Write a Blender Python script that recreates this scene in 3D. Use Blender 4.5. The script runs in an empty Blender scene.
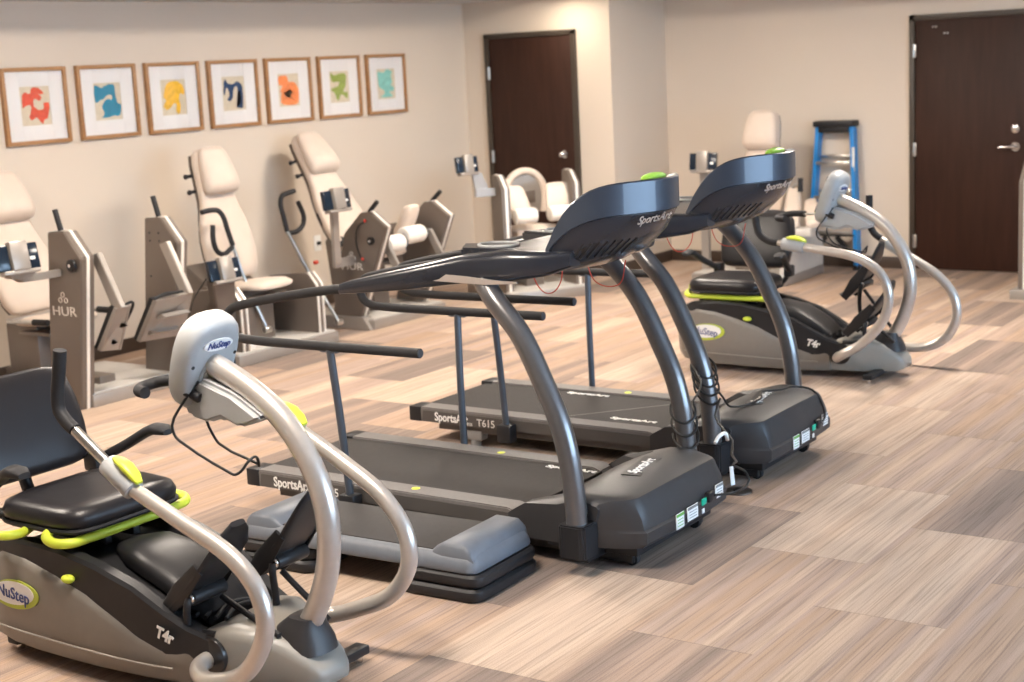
import bpy, bmesh, math, random
from mathutils import Vector, Matrix
C = bpy.context.scene.collection
PI = math.pi
R = math.radians

# ------------------------------------------------------------------ camera
cam_d = bpy.data.cameras.new('camera')
cam = bpy.data.objects.new('camera', cam_d)
C.objects.link(cam)
right = Vector((0.56151826, -0.82600751, -0.04907984))
down = Vector((-0.17824848, -0.06282565, -0.98197781))
fwd = Vector((0.80803757, 0.56014688, -0.18251233))
m = Matrix.Identity(4)
for i in range(3):
    m[i][0] = right[i]; m[i][1] = -down[i]; m[i][2] = -fwd[i]
m[2][3] = 1.87
cam.matrix_world = m
cam_d.sensor_width = 36.0
cam_d.lens = 1500.0 / 1024.0 * 36.0
cam_d.clip_start = 0.05
cam_d.dof.use_dof = True
cam_d.dof.focus_distance = 5.3
cam_d.dof.aperture_fstop = 3.2
bpy.context.scene.camera = cam

# ------------------------------------------------------------------ world and exposure
W = bpy.data.worlds.new('world')
bpy.context.scene.world = W
W.use_nodes = True
bg = W.node_tree.nodes['Background']
bg.inputs[0].default_value = (0.52, 0.74, 1.0, 1)
bg.inputs[1].default_value = 17.0
vs = bpy.context.scene.view_settings
vs.view_transform = 'Standard'
vs.look = 'None'
vs.gamma = 1
vs.use_curve_mapping = False
vs.exposure = 0.0
LAMP_POWER = 98.0

# ------------------------------------------------------------------ materials
MAT = {}


def mat(name, col, rough=0.5, metal=0.0, noise=0.0, nscale=8.0, bump=0.0, bscale=200.0, coat=0.0, spec=0.5, stretch=None, sheen=0.0):
    if name in MAT:
        return MAT[name]
    mt = bpy.data.materials.new(name)
    mt.use_nodes = True
    nt = mt.node_tree
    b = nt.nodes['Principled BSDF']
    b.inputs['Base Color'].default_value = (*col, 1)
    b.inputs['Roughness'].default_value = rough
    b.inputs['Metallic'].default_value = metal
    b.inputs['Specular IOR Level'].default_value = spec
    b.inputs['Coat Weight'].default_value = coat
    b.inputs['Sheen Weight'].default_value = sheen
    tc = nt.nodes.new('ShaderNodeTexCoord')
    mp = nt.nodes.new('ShaderNodeMapping')
    nt.links.new(tc.outputs['Object'], mp.inputs[0])
    if stretch:
        mp.inputs['Scale'].default_value = stretch
    if noise > 0:
        n = nt.nodes.new('ShaderNodeTexNoise')
        n.inputs['Scale'].default_value = nscale
        n.inputs['Detail'].default_value = 4
        nt.links.new(mp.outputs[0], n.inputs['Vector'])
        r = nt.nodes.new('ShaderNodeMapRange')
        r.inputs[1].default_value = 0.25; r.inputs[2].default_value = 0.75
        r.inputs[3].default_value = 1 - noise; r.inputs[4].default_value = 1 + noise
        nt.links.new(n.outputs[0], r.inputs[0])
        mx = nt.nodes.new('ShaderNodeVectorMath'); mx.operation = 'SCALE'
        mx.inputs[0].default_value = col
        nt.links.new(r.outputs[0], mx.inputs['Scale'])
        nt.links.new(mx.outputs[0], b.inputs['Base Color'])
    if bump > 0:
        n2 = nt.nodes.new('ShaderNodeTexNoise')
        n2.inputs['Scale'].default_value = bscale
        nt.links.new(mp.outputs[0], n2.inputs['Vector'])
        bp = nt.nodes.new('ShaderNodeBump')
        bp.inputs['Strength'].default_value = bump
        bp.inputs['Distance'].default_value = 0.002
        nt.links.new(n2.outputs[0], bp.inputs['Height'])
        nt.links.new(bp.outputs[0], b.inputs['Normal'])
    MAT[name] = mt
    return mt


WALL = mat('wall_paint', (0.64, 0.555, 0.462), 0.7, noise=0.015, nscale=1.5, bump=0.15, bscale=260)
CEIL = mat('ceiling_paint', (0.52, 0.52, 0.51), 0.8, noise=0.02, bump=0.2, bscale=150)
BASE = mat('brown_vinyl_base', (0.055, 0.036, 0.026), 0.45, noise=0.06)
DOORW = mat('dark_stained_wood', (0.034, 0.0135, 0.0085), 0.5, spec=0.25, noise=0.28, nscale=6, stretch=(1, 3, 0.35), bump=0.1, bscale=60)
DOORF = mat('door_frame_paint', (0.045, 0.034, 0.025), 0.4, noise=0.03)
STEEL = mat('brushed_steel', (0.55, 0.54, 0.52), 0.28, 1.0, noise=0.05, nscale=40)
CHROME = mat('chrome', (0.75, 0.75, 0.76), 0.12, 1.0, noise=0.02)
BLKPLA = mat('black_plastic', (0.016, 0.016, 0.018), 0.42, spec=0.32, noise=0.1, nscale=30, bump=0.12, bscale=500)
BLKGLO = mat('black_console_plastic', (0.016, 0.018, 0.025), 0.27, noise=0.06, nscale=20, coat=0.25, bump=0.05, bscale=500)
BANDM = mat('slate_console_band', (0.036, 0.046, 0.066), 0.40, metal=0.35, noise=0.04, nscale=20, coat=0.3)
HOODM = mat('charcoal_motor_cover', (0.034, 0.033, 0.035), 0.42, spec=0.4, noise=0.05, nscale=25, bump=0.15, bscale=600)
RUBBER = mat('black_rubber_grip', (0.018, 0.018, 0.02), 0.6, spec=0.3, noise=0.12, nscale=60, bump=0.3, bscale=300)
TUBE = mat('graphite_metal_tube', (0.13, 0.127, 0.13), 0.30, 0.6, noise=0.04, nscale=40, coat=0.4)
TUBE2 = mat('graphite_painted_post', (0.085, 0.098, 0.12), 0.35, 0.45, noise=0.04, nscale=40)
RAILM = mat('grey_deck_rail', (0.15, 0.14, 0.135), 0.55, noise=0.08, nscale=60, bump=0.2, bscale=400)
RAILS = mat('grey_deck_side', (0.075, 0.068, 0.064), 0.5, noise=0.05)
BELT = mat('running_belt', (0.024, 0.021, 0.020), 0.7, spec=0.35, noise=0.15, nscale=40, bump=0.3, bscale=300)
WHITE = mat('white_print', (0.8, 0.8, 0.78), 0.5, noise=0.02)
SILVER = mat('silver_accent', (0.62, 0.55, 0.5), 0.3, 0.6, noise=0.03)
GREENP = mat('green_sticker', (0.16, 0.42, 0.08), 0.5, noise=0.05)
GREENL = mat('green_switch', (0.0, 0.42, 0.27), 0.4, noise=0.05)
YELDOT = mat('yellow_sticker', (0.72, 0.8, 0.05), 0.5, noise=0.05)
LIME = mat('lime_plastic', (0.62, 0.72, 0.055), 0.4, noise=0.05)
LIMEG = mat('lime_green_cap', (0.34, 0.62, 0.06), 0.45, noise=0.05)
NSGREY = mat('taupe_shell', (0.20, 0.182, 0.16), 0.4, noise=0.03, nscale=30, bump=0.08, bscale=500)
NSGR2 = mat('pale_taupe_shell', (0.26, 0.24, 0.21), 0.4, noise=0.03, nscale=30)
NSHEAD = mat('cool_grey_shell', (0.36, 0.37, 0.375), 0.38, noise=0.03, nscale=30)
NSTUBE = mat('champagne_tube', (0.55, 0.51, 0.47), 0.30, 0.6, noise=0.04, nscale=40, coat=0.3)
SEATV = mat('black_vinyl', (0.014, 0.013, 0.015), 0.34, spec=0.32, noise=0.12, nscale=12, bump=0.25, bscale=260)
LOGOBL = mat('logo_blue', (0.03, 0.06, 0.22), 0.4, noise=0.02)
LOGOGR = mat('logo_green', (0.42, 0.5, 0.05), 0.4, noise=0.02)
CREAM = mat('cream_upholstery', (0.62, 0.52, 0.435), 0.6, noise=0.04, nscale=10, bump=0.15, bscale=300, sheen=0.15)
HURM = mat('taupe_metal_panel', (0.165, 0.138, 0.118), 0.36, 0.35, noise=0.04, nscale=6)
HURL = mat('light_taupe_metal', (0.34, 0.31, 0.28), 0.34, 0.4, noise=0.04, nscale=10)
ALU = mat('bright_aluminium', (0.82, 0.79, 0.74), 0.35, 0.35, noise=0.03, nscale=30)
PLAT = mat('pale_foot_plate', (0.5, 0.475, 0.44), 0.5, 0.1, noise=0.06, nscale=14)
WOODF = mat('oak_frame', (0.36, 0.185, 0.075), 0.42, noise=0.16, nscale=10, stretch=(1, 1, 6))
MATB = mat('white_mat_board', (0.8, 0.79, 0.78), 0.7, noise=0.01)
PAPER = mat('cream_paper', (0.66, 0.58, 0.44), 0.8, noise=0.08, nscale=30)
LADB = mat('blue_fibreglass', (0.012, 0.22, 0.58), 0.4, noise=0.05, nscale=20)
SCREEN = mat('screen_blue_black', (0.008, 0.016, 0.03), 0.15, noise=0.1)
STEPG = mat('blue_grey_step', (0.115, 0.13, 0.155), 0.45, noise=0.06, nscale=30, bump=0.15, bscale=400)
STEPM = mat('black_step_mat', (0.035, 0.032, 0.032), 0.7, noise=0.12, nscale=60, bump=0.35, bscale=350)
CORD = mat('black_cord', (0.012, 0.012, 0.012), 0.45, noise=0.05)
REDC = mat('red_cord', (0.55, 0.05, 0.03), 0.5, noise=0.05)
REDP = mat('red_plastic', (0.6, 0.04, 0.02), 0.4, noise=0.05)
GREYP = mat('grey_plastic', (0.22, 0.22, 0.22), 0.5, noise=0.05)
SHOWBLK = mat('dark_panel', (0.012, 0.011, 0.011), 0.3, noise=0.05)


def paint(name, col):
    return mat(name, col, 0.8, noise=0.22, nscale=35)


def make_emit(name, col, s):
    mt = bpy.data.materials.new(name)
    mt.use_nodes = True
    nt = mt.node_tree
    nt.nodes.clear()
    o = nt.nodes.new('ShaderNodeOutputMaterial')
    e = nt.nodes.new('ShaderNodeEmission')
    e.inputs[0].default_value = (*col, 1)
    e.inputs[1].default_value = s
    nt.links.new(e.outputs[0], o.inputs[0])
    return mt


def make_glass():
    mt = bpy.data.materials.new('picture_glass')
    mt.use_nodes = True
    nt = mt.node_tree
    nt.nodes.clear()
    o = nt.nodes.new('ShaderNodeOutputMaterial')
    t = nt.nodes.new('ShaderNodeBsdfTransparent')
    g = nt.nodes.new('ShaderNodeBsdfGlossy'); g.inputs['Roughness'].default_value = 0.03
    mx = nt.nodes.new('ShaderNodeMixShader')
    mx.inputs[0].default_value = 0.05
    nt.links.new(t.outputs[0], mx.inputs[1])
    nt.links.new(g.outputs[0], mx.inputs[2])
    nt.links.new(mx.outputs[0], o.inputs[0])
    return mt


GLASS = make_glass()


def make_carpet():
    mt = bpy.data.materials.new('striped_carpet_tile')
    mt.use_nodes = True
    nt = mt.node_tree
    N = nt.nodes.new
    L = nt.links.new
    b = nt.nodes['Principled BSDF']
    b.inputs['Roughness'].default_value = 0.85
    b.inputs['Specular IOR Level'].default_value = 0.25
    tc = N('ShaderNodeTexCoord')
    sp = N('ShaderNodeSeparateXYZ')
    L(tc.outputs['Object'], sp.inputs[0])

    def math_(op, a, bb=None, c=None):
        n = N('ShaderNodeMath'); n.operation = op
        for i, v in enumerate((a, bb, c)):
            if v is None: continue
            if isinstance(v, (int, float)): n.inputs[i].default_value = v
            else: L(v, n.inputs[i])
        return n.outputs[0]
    X, Y = sp.outputs[0], sp.outputs[1]
    ry = math_('DIVIDE', math_('SUBTRACT', Y, 1.50), 0.459)
    row = math_('FLOOR', ry)
    par = math_('FLOORED_MODULO', row, 2.0)
    cx = math_('DIVIDE', math_('SUBTRACT', math_('SUBTRACT', X, 4.547), math_('MULTIPLY', par, 0.479)), 0.9585)
    col = math_('FLOOR', cx)
    cid = N('ShaderNodeCombineXYZ')
    L(row, cid.inputs[0]); L(col, cid.inputs[1])
    wn = N('ShaderNodeTexWhiteNoise'); wn.noise_dimensions = '2D'
    L(cid.outputs[0], wn.inputs['Vector'])
    rnd = wn.outputs['Value']
    sc = N('ShaderNodeSeparateColor'); L(wn.outputs['Color'], sc.inputs[0])
    off = math_('MULTIPLY', sc.outputs[1], 37.0)
    # broad bands inside a tile (constant along x), quantised widths
    yv = math_('ADD', Y, off)

    def noise1(scale, detail, xs=0.0):
        v = N('ShaderNodeCombineXYZ')
        L(math_('MULTIPLY', X, xs), v.inputs[0])
        L(yv, v.inputs[1])
        L(math_('MULTIPLY', rnd, 50.0), v.inputs[2])
        n = N('ShaderNodeTexNoise'); n.inputs['Scale'].default_value = scale
        n.inputs['Detail'].default_value = detail
        L(v.outputs[0], n.inputs['Vector'])
        return n.outputs[0]
    band = noise1(7.0, 0.5)
    fine = noise1(120.0, 3.0, 0.02)
    mid = noise1(38.0, 1.0, 0.01)
    # tone: tile random + band
    t = math_('ADD', math_('MULTIPLY', rnd, 0.92), math_('MULTIPLY', math_('SUBTRACT', band, 0.5), 1.1))
    t = math_('ADD', t, 0.10)
    cr = N('ShaderNodeValToRGB')
    els = cr.color_ramp.elements
    els[0].position = 0.0; els[0].color = (0.21, 0.165, 0.14, 1)
    els[1].position = 1.0; els[1].color = (0.46, 0.355, 0.28, 1)
    for p, c in ((0.22, (0.235, 0.18, 0.15, 1)), (0.36, (0.34, 0.25, 0.20, 1)), (0.52, (0.38, 0.265, 0.19, 1)), (0.66, (0.36, 0.27, 0.225, 1)), (0.8, (0.44, 0.325, 0.245, 1))):
        e = els.new(p); e.color = c
    L(t, cr.inputs[0])
    # thin dark lines
    ln = N('ShaderNodeMapRange')
    ln.inputs[1].default_value = 0.34; ln.inputs[2].default_value = 0.52
    ln.inputs[3].default_value = 0.76; ln.inputs[4].default_value = 1.06
    L(fine, ln.inputs[0])
    l2 = N('ShaderNodeMapRange')
    l2.inputs[1].default_value = 0.3; l2.inputs[2].default_value = 0.7
    l2.inputs[3].default_value = 0.90; l2.inputs[4].default_value = 1.08
    L(mid, l2.inputs[0])
    # fibre speckle
    fn = N('ShaderNodeTexNoise'); fn.inputs['Scale'].default_value = 260
    L(tc.outputs['Object'], fn.inputs['Vector'])
    l3 = N('ShaderNodeMapRange')
    l3.inputs[1].default_value = 0.2; l3.inputs[2].default_value = 0.8
    l3.inputs[3].default_value = 0.84; l3.inputs[4].default_value = 1.16
    L(fn.outputs[0], l3.inputs[0])
    # seams
    fx = math_('FRACT', cx)
    seam = math_('SUBTRACT', 1.0, math_('MULTIPLY', math_('LESS_THAN', math_('MINIMUM', fx, math_('SUBTRACT', 1.0, fx)), 0.003), 0.22))
    f = math_('MULTIPLY', math_('MULTIPLY', ln.outputs[0], l2.outputs[0]), math_('MULTIPLY', l3.outputs[0], seam))
    vm = N('ShaderNodeVectorMath'); vm.operation = 'SCALE'
    L(cr.outputs[0], vm.inputs[0]); L(f, vm.inputs['Scale'])
    L(vm.outputs[0], b.inputs['Base Color'])
    bp = N('ShaderNodeBump'); bp.inputs['Strength'].default_value = 0.35; bp.inputs['Distance'].default_value = 0.003
    L(fn.outputs[0], bp.inputs['Height']); L(bp.outputs[0], b.inputs['Normal'])
    return mt


CARPET = make_carpet()

# ------------------------------------------------------------------ mesh helpers


class MB:
    """collects shapes into ONE mesh"""

    def __init__(self):
        self.bm = bmesh.new()

    def add(self, t, M=None):
        if M is not None:
            bmesh.ops.transform(t, matrix=M, verts=t.verts)
        me = bpy.data.meshes.new('t')
        t.to_mesh(me); t.free()
        self.bm.from_mesh(me)
        bpy.data.meshes.remove(me)
        return self

    def box(self, c, s, bev=0.004, seg=2, rot=None, M=None):
        t = bmesh.new()
        bmesh.ops.create_cube(t, size=1)
        bmesh.ops.scale(t, vec=s, verts=t.verts)
        if bev > 0:
            bmesh.ops.bevel(t, geom=t.edges[:], offset=min(bev, min(s) * 0.49), segments=seg, affect='EDGES', profile=0.5)
        T = Matrix.Translation(c)
        if rot is not None:
            T = T @ rot
        if M is not None:
            T = M @ T
        return self.add(t, T)

    def hexa(self, pts, bev=0.004, M=None):
        """8 points: bottom 4 ccw, top 4 ccw"""
        t = bmesh.new()
        v = [t.verts.new(p) for p in pts]
        for f in ((3, 2, 1, 0), (4, 5, 6, 7), (0, 1, 5, 4), (1, 2, 6, 5), (2, 3, 7, 6), (3, 0, 4, 7)):
            t.faces.new([v[i] for i in f])
        bmesh.ops.recalc_face_normals(t, faces=t.faces)
        if bev > 0:
            bmesh.ops.bevel(t, geom=t.edges[:], offset=bev, segments=2, affect='EDGES')
        return self.add(t, M)

    def prism(self, poly, axis, a, b, bev=0.004, seg=2, M=None):
        """poly of 2D points extruded along axis ('x': points are (y,z); 'y': (x,z); 'z': (x,y))"""
        def P(p, w):
            return {'x': (w, p[0], p[1]), 'y': (p[0], w, p[1]), 'z': (p[0], p[1], w)}[axis]
        t = bmesh.new()
        v0 = [t.verts.new(P(p, a)) for p in poly]
        v1 = [t.verts.new(P(p, b)) for p in poly]
        n = len(poly)
        t.faces.new(v0); t.faces.new(v1[::-1])
        for i in range(n):
            t.faces.new((v0[i], v0[(i + 1) % n], v1[(i + 1) % n], v1[i]))
        bmesh.ops.recalc_face_normals(t, faces=t.faces)
        if bev > 0:
            bmesh.ops.bevel(t, geom=t.edges[:], offset=bev, segments=seg, affect='EDGES', clamp_overlap=True)
        return self.add(t, M)

    def rings(self, rings, caps=True, closed=False, M=None, center=None):
        t = bmesh.new()
        vv = [[t.verts.new(p) for p in r] for r in rings]
        n = len(rings[0])
        m_ = len(rings)
        for k in range(m_ if closed else m_ - 1):
            a, b = vv[k], vv[(k + 1) % m_]
            for i in range(n):
                t.faces.new((a[i], a[(i + 1) % n], b[(i + 1) % n], b[i]))
        if caps and not closed:
            for r in (0, -1):
                c = sum((v.co for v in vv[r]), Vector()) / n
                if center is not None and center[r] is not None:
                    c = Vector(center[r])
                cv = t.verts.new(c)
                for i in range(n):
                    t.faces.new((cv, vv[r][i], vv[r][(i + 1) % n]))
        bmesh.ops.recalc_face_normals(t, faces=t.faces)
        return self.add(t, M)

    def tube(self, pts, r, seg=12, smooth=True, sub=6, flat=1.0, M=None, closed=False):
        pts = [Vector(p) for p in pts]
        rs = r if isinstance(r, (list, tuple)) else [r] * len(pts)
        if smooth and len(pts) > 2:
            P, Q = [], []
            n = len(pts)
            rng = n if closed else n - 1
            for i in range(rng):
                if closed:
                    p0, p1, p2, p3 = pts[(i - 1) % n], pts[i], pts[(i + 1) % n], pts[(i + 2) % n]
                else:
                    p1, p2 = pts[i], pts[i + 1]
                    p0 = pts[i - 1] if i > 0 else p1 + (p1 - p2)
                    p3 = pts[i + 2] if i + 2 < n else p2 + (p2 - p1)
                # centripetal-like tangents
                d1 = (p2 - p1).length
                d0 = max((p1 - p0).length, 1e-6); d2 = max((p3 - p2).length, 1e-6)
                t1 = ((p1 - p0) / d0 * d1 + (p2 - p1)) * 0.5 if True else None
                t2 = ((p2 - p1) + (p3 - p2) / d2 * d1) * 0.5
                for k in range(sub):
                    s = k / sub
                    h1 = 2 * s**3 - 3 * s**2 + 1; h2 = -2 * s**3 + 3 * s**2
                    h3 = s**3 - 2 * s**2 + s; h4 = s**3 - s**2
                    P.append(p1 * h1 + p2 * h2 + t1 * h3 + t2 * h4)
                    ra, rb = rs[i], rs[(i + 1) % n]
                    Q.append(ra + (rb - ra) * s)
            if not closed:
                P.append(pts[-1]); Q.append(rs[-1])
            pts, rs = P, Q
        n = len(pts)
        tang = []
        for i in range(n):
            if closed:
                a = pts[(i + 1) % n] - pts[(i - 1) % n]
            else:
                a = pts[min(i + 1, n - 1)] - pts[max(i - 1, 0)]
            tang.append(a.normalized())
        up = Vector((1, 0, 0)) if abs(tang[0].x) < 0.8 else Vector((0, 0, 1))
        nrm = (up - tang[0] * up.dot(tang[0])).normalized()
        rings = []
        for i in range(n):
            nrm = (nrm - tang[i] * nrm.dot(tang[i])).normalized()
            bn = tang[i].cross(nrm)
            rings.append([pts[i] + (nrm * math.cos(2 * PI * k / seg) + bn * math.sin(2 * PI * k / seg) * flat) * rs[i] for k in range(seg)])
        return self.rings(rings, caps=not closed, closed=closed, M=M)

    def cyl(self, p0, p1, r, seg=24, bev=0.0, r2=None, M=None):
        p0, p1 = Vector(p0), Vector(p1)
        r2 = r if r2 is None else r2
        if bev > 0:
            d = (p1 - p0).normalized() * bev
            return self.tube([p0, p0 + d * 0.3, p0 + d, p1 - d, p1 - d * 0.3, p1], [r - bev, r - bev * 0.3, r, r2, r2 - bev * 0.3, r2 - bev], seg, smooth=False, M=M)
        return self.tube([p0, p1], [r, r2], seg, smooth=False, M=M)

    def ell(self, c, s, M=None, rot=None, useg=24, vseg=14):
        t = bmesh.new()
        bmesh.ops.create_uvsphere(t, u_segments=useg, v_segments=vseg, radius=1)
        bmesh.ops.scale(t, vec=s, verts=t.verts)
        T = Matrix.Translation(c)
        if rot is not None: T = T @ rot
        if M is not None: T = M @ T
        return self.add(t, T)

    def torus(self, c, R_, r, rot=None, seg=36, ts=8, sx=1.0, M=None):
        rings = []
        for i in range(seg):
            a = 2 * PI * i / seg
            ct = Vector((math.cos(a) * R_ * sx, math.sin(a) * R_, 0))
            d = Vector((math.cos(a), math.sin(a), 0))
            rings.append([ct + d * r * math.cos(2 * PI * k / ts) + Vector((0, 0, r * math.sin(2 * PI * k / ts))) for k in range(ts)])
        T = Matrix.Translation(c)
        if rot is not None: T = T @ rot
        if M is not None: T = M @ T
        return self.rings(rings, caps=False, closed=True, M=T)

    def loft(self, sts, n=24, p=3.0, M=None):
        """stations: (center, u, v, half_u, half_v) superellipse cross-sections"""
        rings = []
        for (c, u, v, a, b) in sts:
            c, u, v = Vector(c), Vector(u).normalized(), Vector(v).normalized()
            ring = []
            for k in range(n):
                th = 2 * PI * k / n
                ct, st = math.cos(th), math.sin(th)
                x = math.copysign(abs(ct) ** (2 / p), ct) * a
                y = math.copysign(abs(st) ** (2 / p), st) * b
                ring.append(c + u * x + v * y)
            rings.append(ring)
        return self.rings(rings, M=M)

    def build(self, name, material, parent=None, M=None, angle=38):
        me = bpy.data.meshes.new(name)
        if M is not None:
            bmesh.ops.transform(self.bm, matrix=M, verts=self.bm.verts)
        self.bm.to_mesh(me)
        self.bm.free()
        me.polygons.foreach_set('use_smooth', [True] * len(me.polygons))
        me.set_sharp_from_angle(angle=R(angle))
        me.materials.append(material)
        o = bpy.data.objects.new(name, me)
        C.objects.link(o)
        if parent: o.parent = parent
        return o


def thing(name, label, cat, loc=(0, 0, 0), rz=0.0, group=None):
    o = bpy.data.objects.new(name, None)
    C.objects.link(o)
    o.location = loc
    o.rotation_euler = (0, 0, rz)
    o.empty_display_size = 0.1
    o['label'] = label; o['category'] = cat
    if group: o['group'] = group
    return o


def tag(o, label, cat, group=None):
    o['label'] = label; o['category'] = cat
    if group: o['group'] = group
    return o


def struct(o):
    o['kind'] = 'structure'
    return o


def text(name, s, size, org, xd, yd, material, parent=None, ext=0.0008, shear=0.0, bold=0.0, align='CENTER', sx=1.0):
    cu = bpy.data.curves.new('txt', 'FONT')
    cu.body = s; cu.size = size; cu.extrude = ext; cu.shear = shear; cu.offset = bold
    cu.align_x = align; cu.align_y = 'CENTER'
    cu.resolution_u = 3
    ob = bpy.data.objects.new('txt', cu)
    C.objects.link(ob)
    bpy.context.view_layer.update()
    dg = bpy.context.evaluated_depsgraph_get()
    me = bpy.data.meshes.new_from_object(ob.evaluated_get(dg))
    bpy.data.objects.remove(ob)
    bpy.data.curves.remove(cu)
    xd = Vector(xd).normalized(); yd = Vector(yd); yd = (yd - xd * yd.dot(xd)).normalized(); zd = xd.cross(yd)
    T = Matrix.Identity(4)
    for i in range(3):
        T[i][0] = xd[i] * sx; T[i][1] = yd[i]; T[i][2] = zd[i]; T[i][3] = org[i]
    me.transform(T)
    me.materials.clear(); me.materials.append(material)
    me.name = name
    o = bpy.data.objects.new(name, me)
    C.objects.link(o)
    if parent: o.parent = parent
    return o


X_, Y_, Z_ = Vector((1, 0, 0)), Vector((0, 1, 0)), Vector((0, 0, 1))


def rotx(a): return Matrix.Rotation(a, 4, 'X')
def roty(a): return Matrix.Rotation(a, 4, 'Y')
def rotz(a): return Matrix.Rotation(a, 4, 'Z')


# ------------------------------------------------------------------ the room
XB, XR, YF, YL = -2.6, 12.18, -3.0, 8.13      # back wall, right (far) wall, window wall, left wall
X2, Y3, ZC = 11.2, 6.60, 2.41
TH = 0.12
b = MB(); b.box(((XB + XR) / 2, (YF + YL) / 2, -0.05), (XR - XB + 0.4, YL - YF + 0.4, 0.1), 0)
struct(b.build('floor', CARPET))
b = MB(); b.box(((XB + X2) / 2, YL + TH / 2, 1.3), (X2 - XB, TH, 2.6), 0)
struct(b.build('wall_left', WALL))
b = MB()   # projecting corner block holding the closet door
b.box(((X2 + XR) / 2 + 0.06, (Y3 + YL) / 2 + 0.06, 1.3), (XR - X2 + 0.12, YL - Y3 + 0.12, 2.6), 0)
struct(b.build('wall_corner', WALL))
b = MB(); b.box((XR + TH / 2, (YF + Y3) / 2, 1.3), (TH, Y3 - YF, 2.6), 0)
struct(b.build('wall_right', WALL))
b = MB(); b.box((XB - TH / 2, (YF + YL) / 2, 1.3), (TH, YL - YF, 2.6), 0)
struct(b.build('wall_back', WALL))
# window wall: piers, sill and head around the openings
wins = [(2.4, 8.2)]
b = MB()
xs = [XB]
for a_, c_ in wins: xs += [a_, c_]
xs.append(XR)
for i in range(0, len(xs), 2):
    b.box(((xs[i] + xs[i + 1]) / 2, YF - TH / 2, 1.3), (xs[i + 1] - xs[i], TH, 2.6), 0)
for a_, c_ in wins:
    b.box(((a_ + c_) / 2, YF - TH / 2, 0.3), (c_ - a_, TH, 0.6), 0)
    b.box(((a_ + c_) / 2, YF - TH / 2, 2.4), (c_ - a_, TH, 0.4), 0)
struct(b.build('wall_front', WALL))
for i, (a_, c_) in enumerate(wins):
    b = MB()
    for xx in (a_ + 0.03, c_ - 0.03):
        b.box((xx, YF - 0.06, 1.4), (0.06, 0.06, 1.6), 0.004)
    for zz in (0.63, 2.17):
        b.box(((a_ + c_) / 2, YF - 0.06, zz), (c_ - a_, 0.06, 0.06), 0.004)
    struct(b.build('window_%d' % (i + 1), DOORF))

# ceiling: a raised centre with a lower border all round
ZT = 2.76
TX0, TX1, TY0, TY1 = -1.5, 10.9, -2.0, 7.2
b = MB()
zc = ZC + 0.02
b.box(((XB + TX0) / 2, (YF + YL) / 2, zc), (TX0 - XB + 0.0, YL - YF + 0.4, 0.04), 0)
b.box(((XR + 0.2 + TX1) / 2, (YF + YL) / 2, zc), (XR + 0.2 - TX1, YL - YF + 0.4, 0.04), 0)
b.box(((TX0 + TX1) / 2, (YF - 0.2 + TY0) / 2, zc), (TX1 - TX0, TY0 - YF + 0.2, 0.04), 0)
b.box(((TX0 + TX1) / 2, (YL + 0.2 + TY1) / 2, zc), (TX1 - TX0, YL + 0.2 - TY1, 0.04), 0)
b.box(((TX0 + TX1) / 2, (TY0 + TY1) / 2, ZT + 0.03), (TX1 - TX0 + 0.2, TY1 - TY0 + 0.2, 0.06), 0)
for xx in (TX0 - 0.03, TX1 + 0.03):
    b.box((xx, (TY0 + TY1) / 2, (ZC + ZT) / 2 + 0.03), (0.06, TY1 - TY0 + 0.12, ZT - ZC + 0.04), 0)
for yy in (TY0 - 0.03, TY1 + 0.03):
    b.box(((TX0 + TX1) / 2, yy, (ZC + ZT) / 2 + 0.03), (TX1 - TX0, 0.06, ZT - ZC + 0.04), 0)
struct(b.build('ceiling', CEIL))
LIT = make_emit('light_diffuser', (1.0, 0.88, 0.76), LAMP_POWER)
lamp0 = None
for x, y in ((2.6, 5.6), (5.8, 5.6), (9.0, 5.6), (9.0, 3.0), (2.8, 3.0)):  # last panel is an added light, brightening the foreground floor and near stepper
    if True:
        if lamp0 is None:
            t = thing('ceiling_light', 'square ceiling light panel', 'light', (x, y, ZT), group='ceiling light panels')
            b = MB()
            for s_ in (-1, 1):
                b.box((s_ * 0.32, 0, -0.012), (0.02, 0.66, 0.025), 0.002)
                b.box((0, s_ * 0.32, -0.012), (0.62, 0.02, 0.025), 0.002)
            b.build('housing', CEIL, t)
            b = MB(); b.box((0, 0, -0.008), (0.62, 0.62, 0.008), 0)
            b.build('diffuser', LIT, t)
            lamp0 = t
        else:
            r2 = lamp0.copy(); C.objects.link(r2); r2.location = (x, y, ZT)
            for ch in list(lamp0.children):
                c = ch.copy(); C.objects.link(c); c.parent = r2
t = thing('downlight', 'round downlight above the closet door', 'light', (10.85, 6.95, ZC))
b = MB(); b.torus((0, 0, -0.004), 0.085, 0.008); b.build('trim_ring', CEIL, t)
b = MB(); b.cyl((0, 0, -0.002), (0, 0, -0.008), 0.08, 28); b.build('lens', make_emit('downlight_lens', (1.0, 0.86, 0.68), LAMP_POWER * 1.2), t)

# baseboards
def baseboard(name, c, s):
    b = MB(); b.box(c, s, 0.003); struct(b.build(name, BASE))
baseboard('baseboard_left', ((XB + X2) / 2, YL - 0.006, 0.05), (X2 - XB, 0.012, 0.10))
baseboard('baseboard_corner', (X2 - 0.006, (YL + 7.89) / 2, 0.05), (0.012, YL - 7.89, 0.10))
baseboard('baseboard_corner_near', (X2 - 0.006, (6.93 + Y3) / 2 - 0.006, 0.05), (0.012, 6.93 - Y3, 0.10))
baseboard('baseboard_return', ((X2 + XR) / 2, Y3 - 0.006, 0.05), (XR - X2, 0.012, 0.10))
baseboard('baseboard_right', (XR - 0.006, (Y3 + 4.31) / 2, 0.05), (0.012, Y3 - 4.31, 0.10))
baseboard('baseboard_front', ((XB + XR) / 2, YF + 0.006, 0.05), (XR - XB, 0.012, 0.10))


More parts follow.
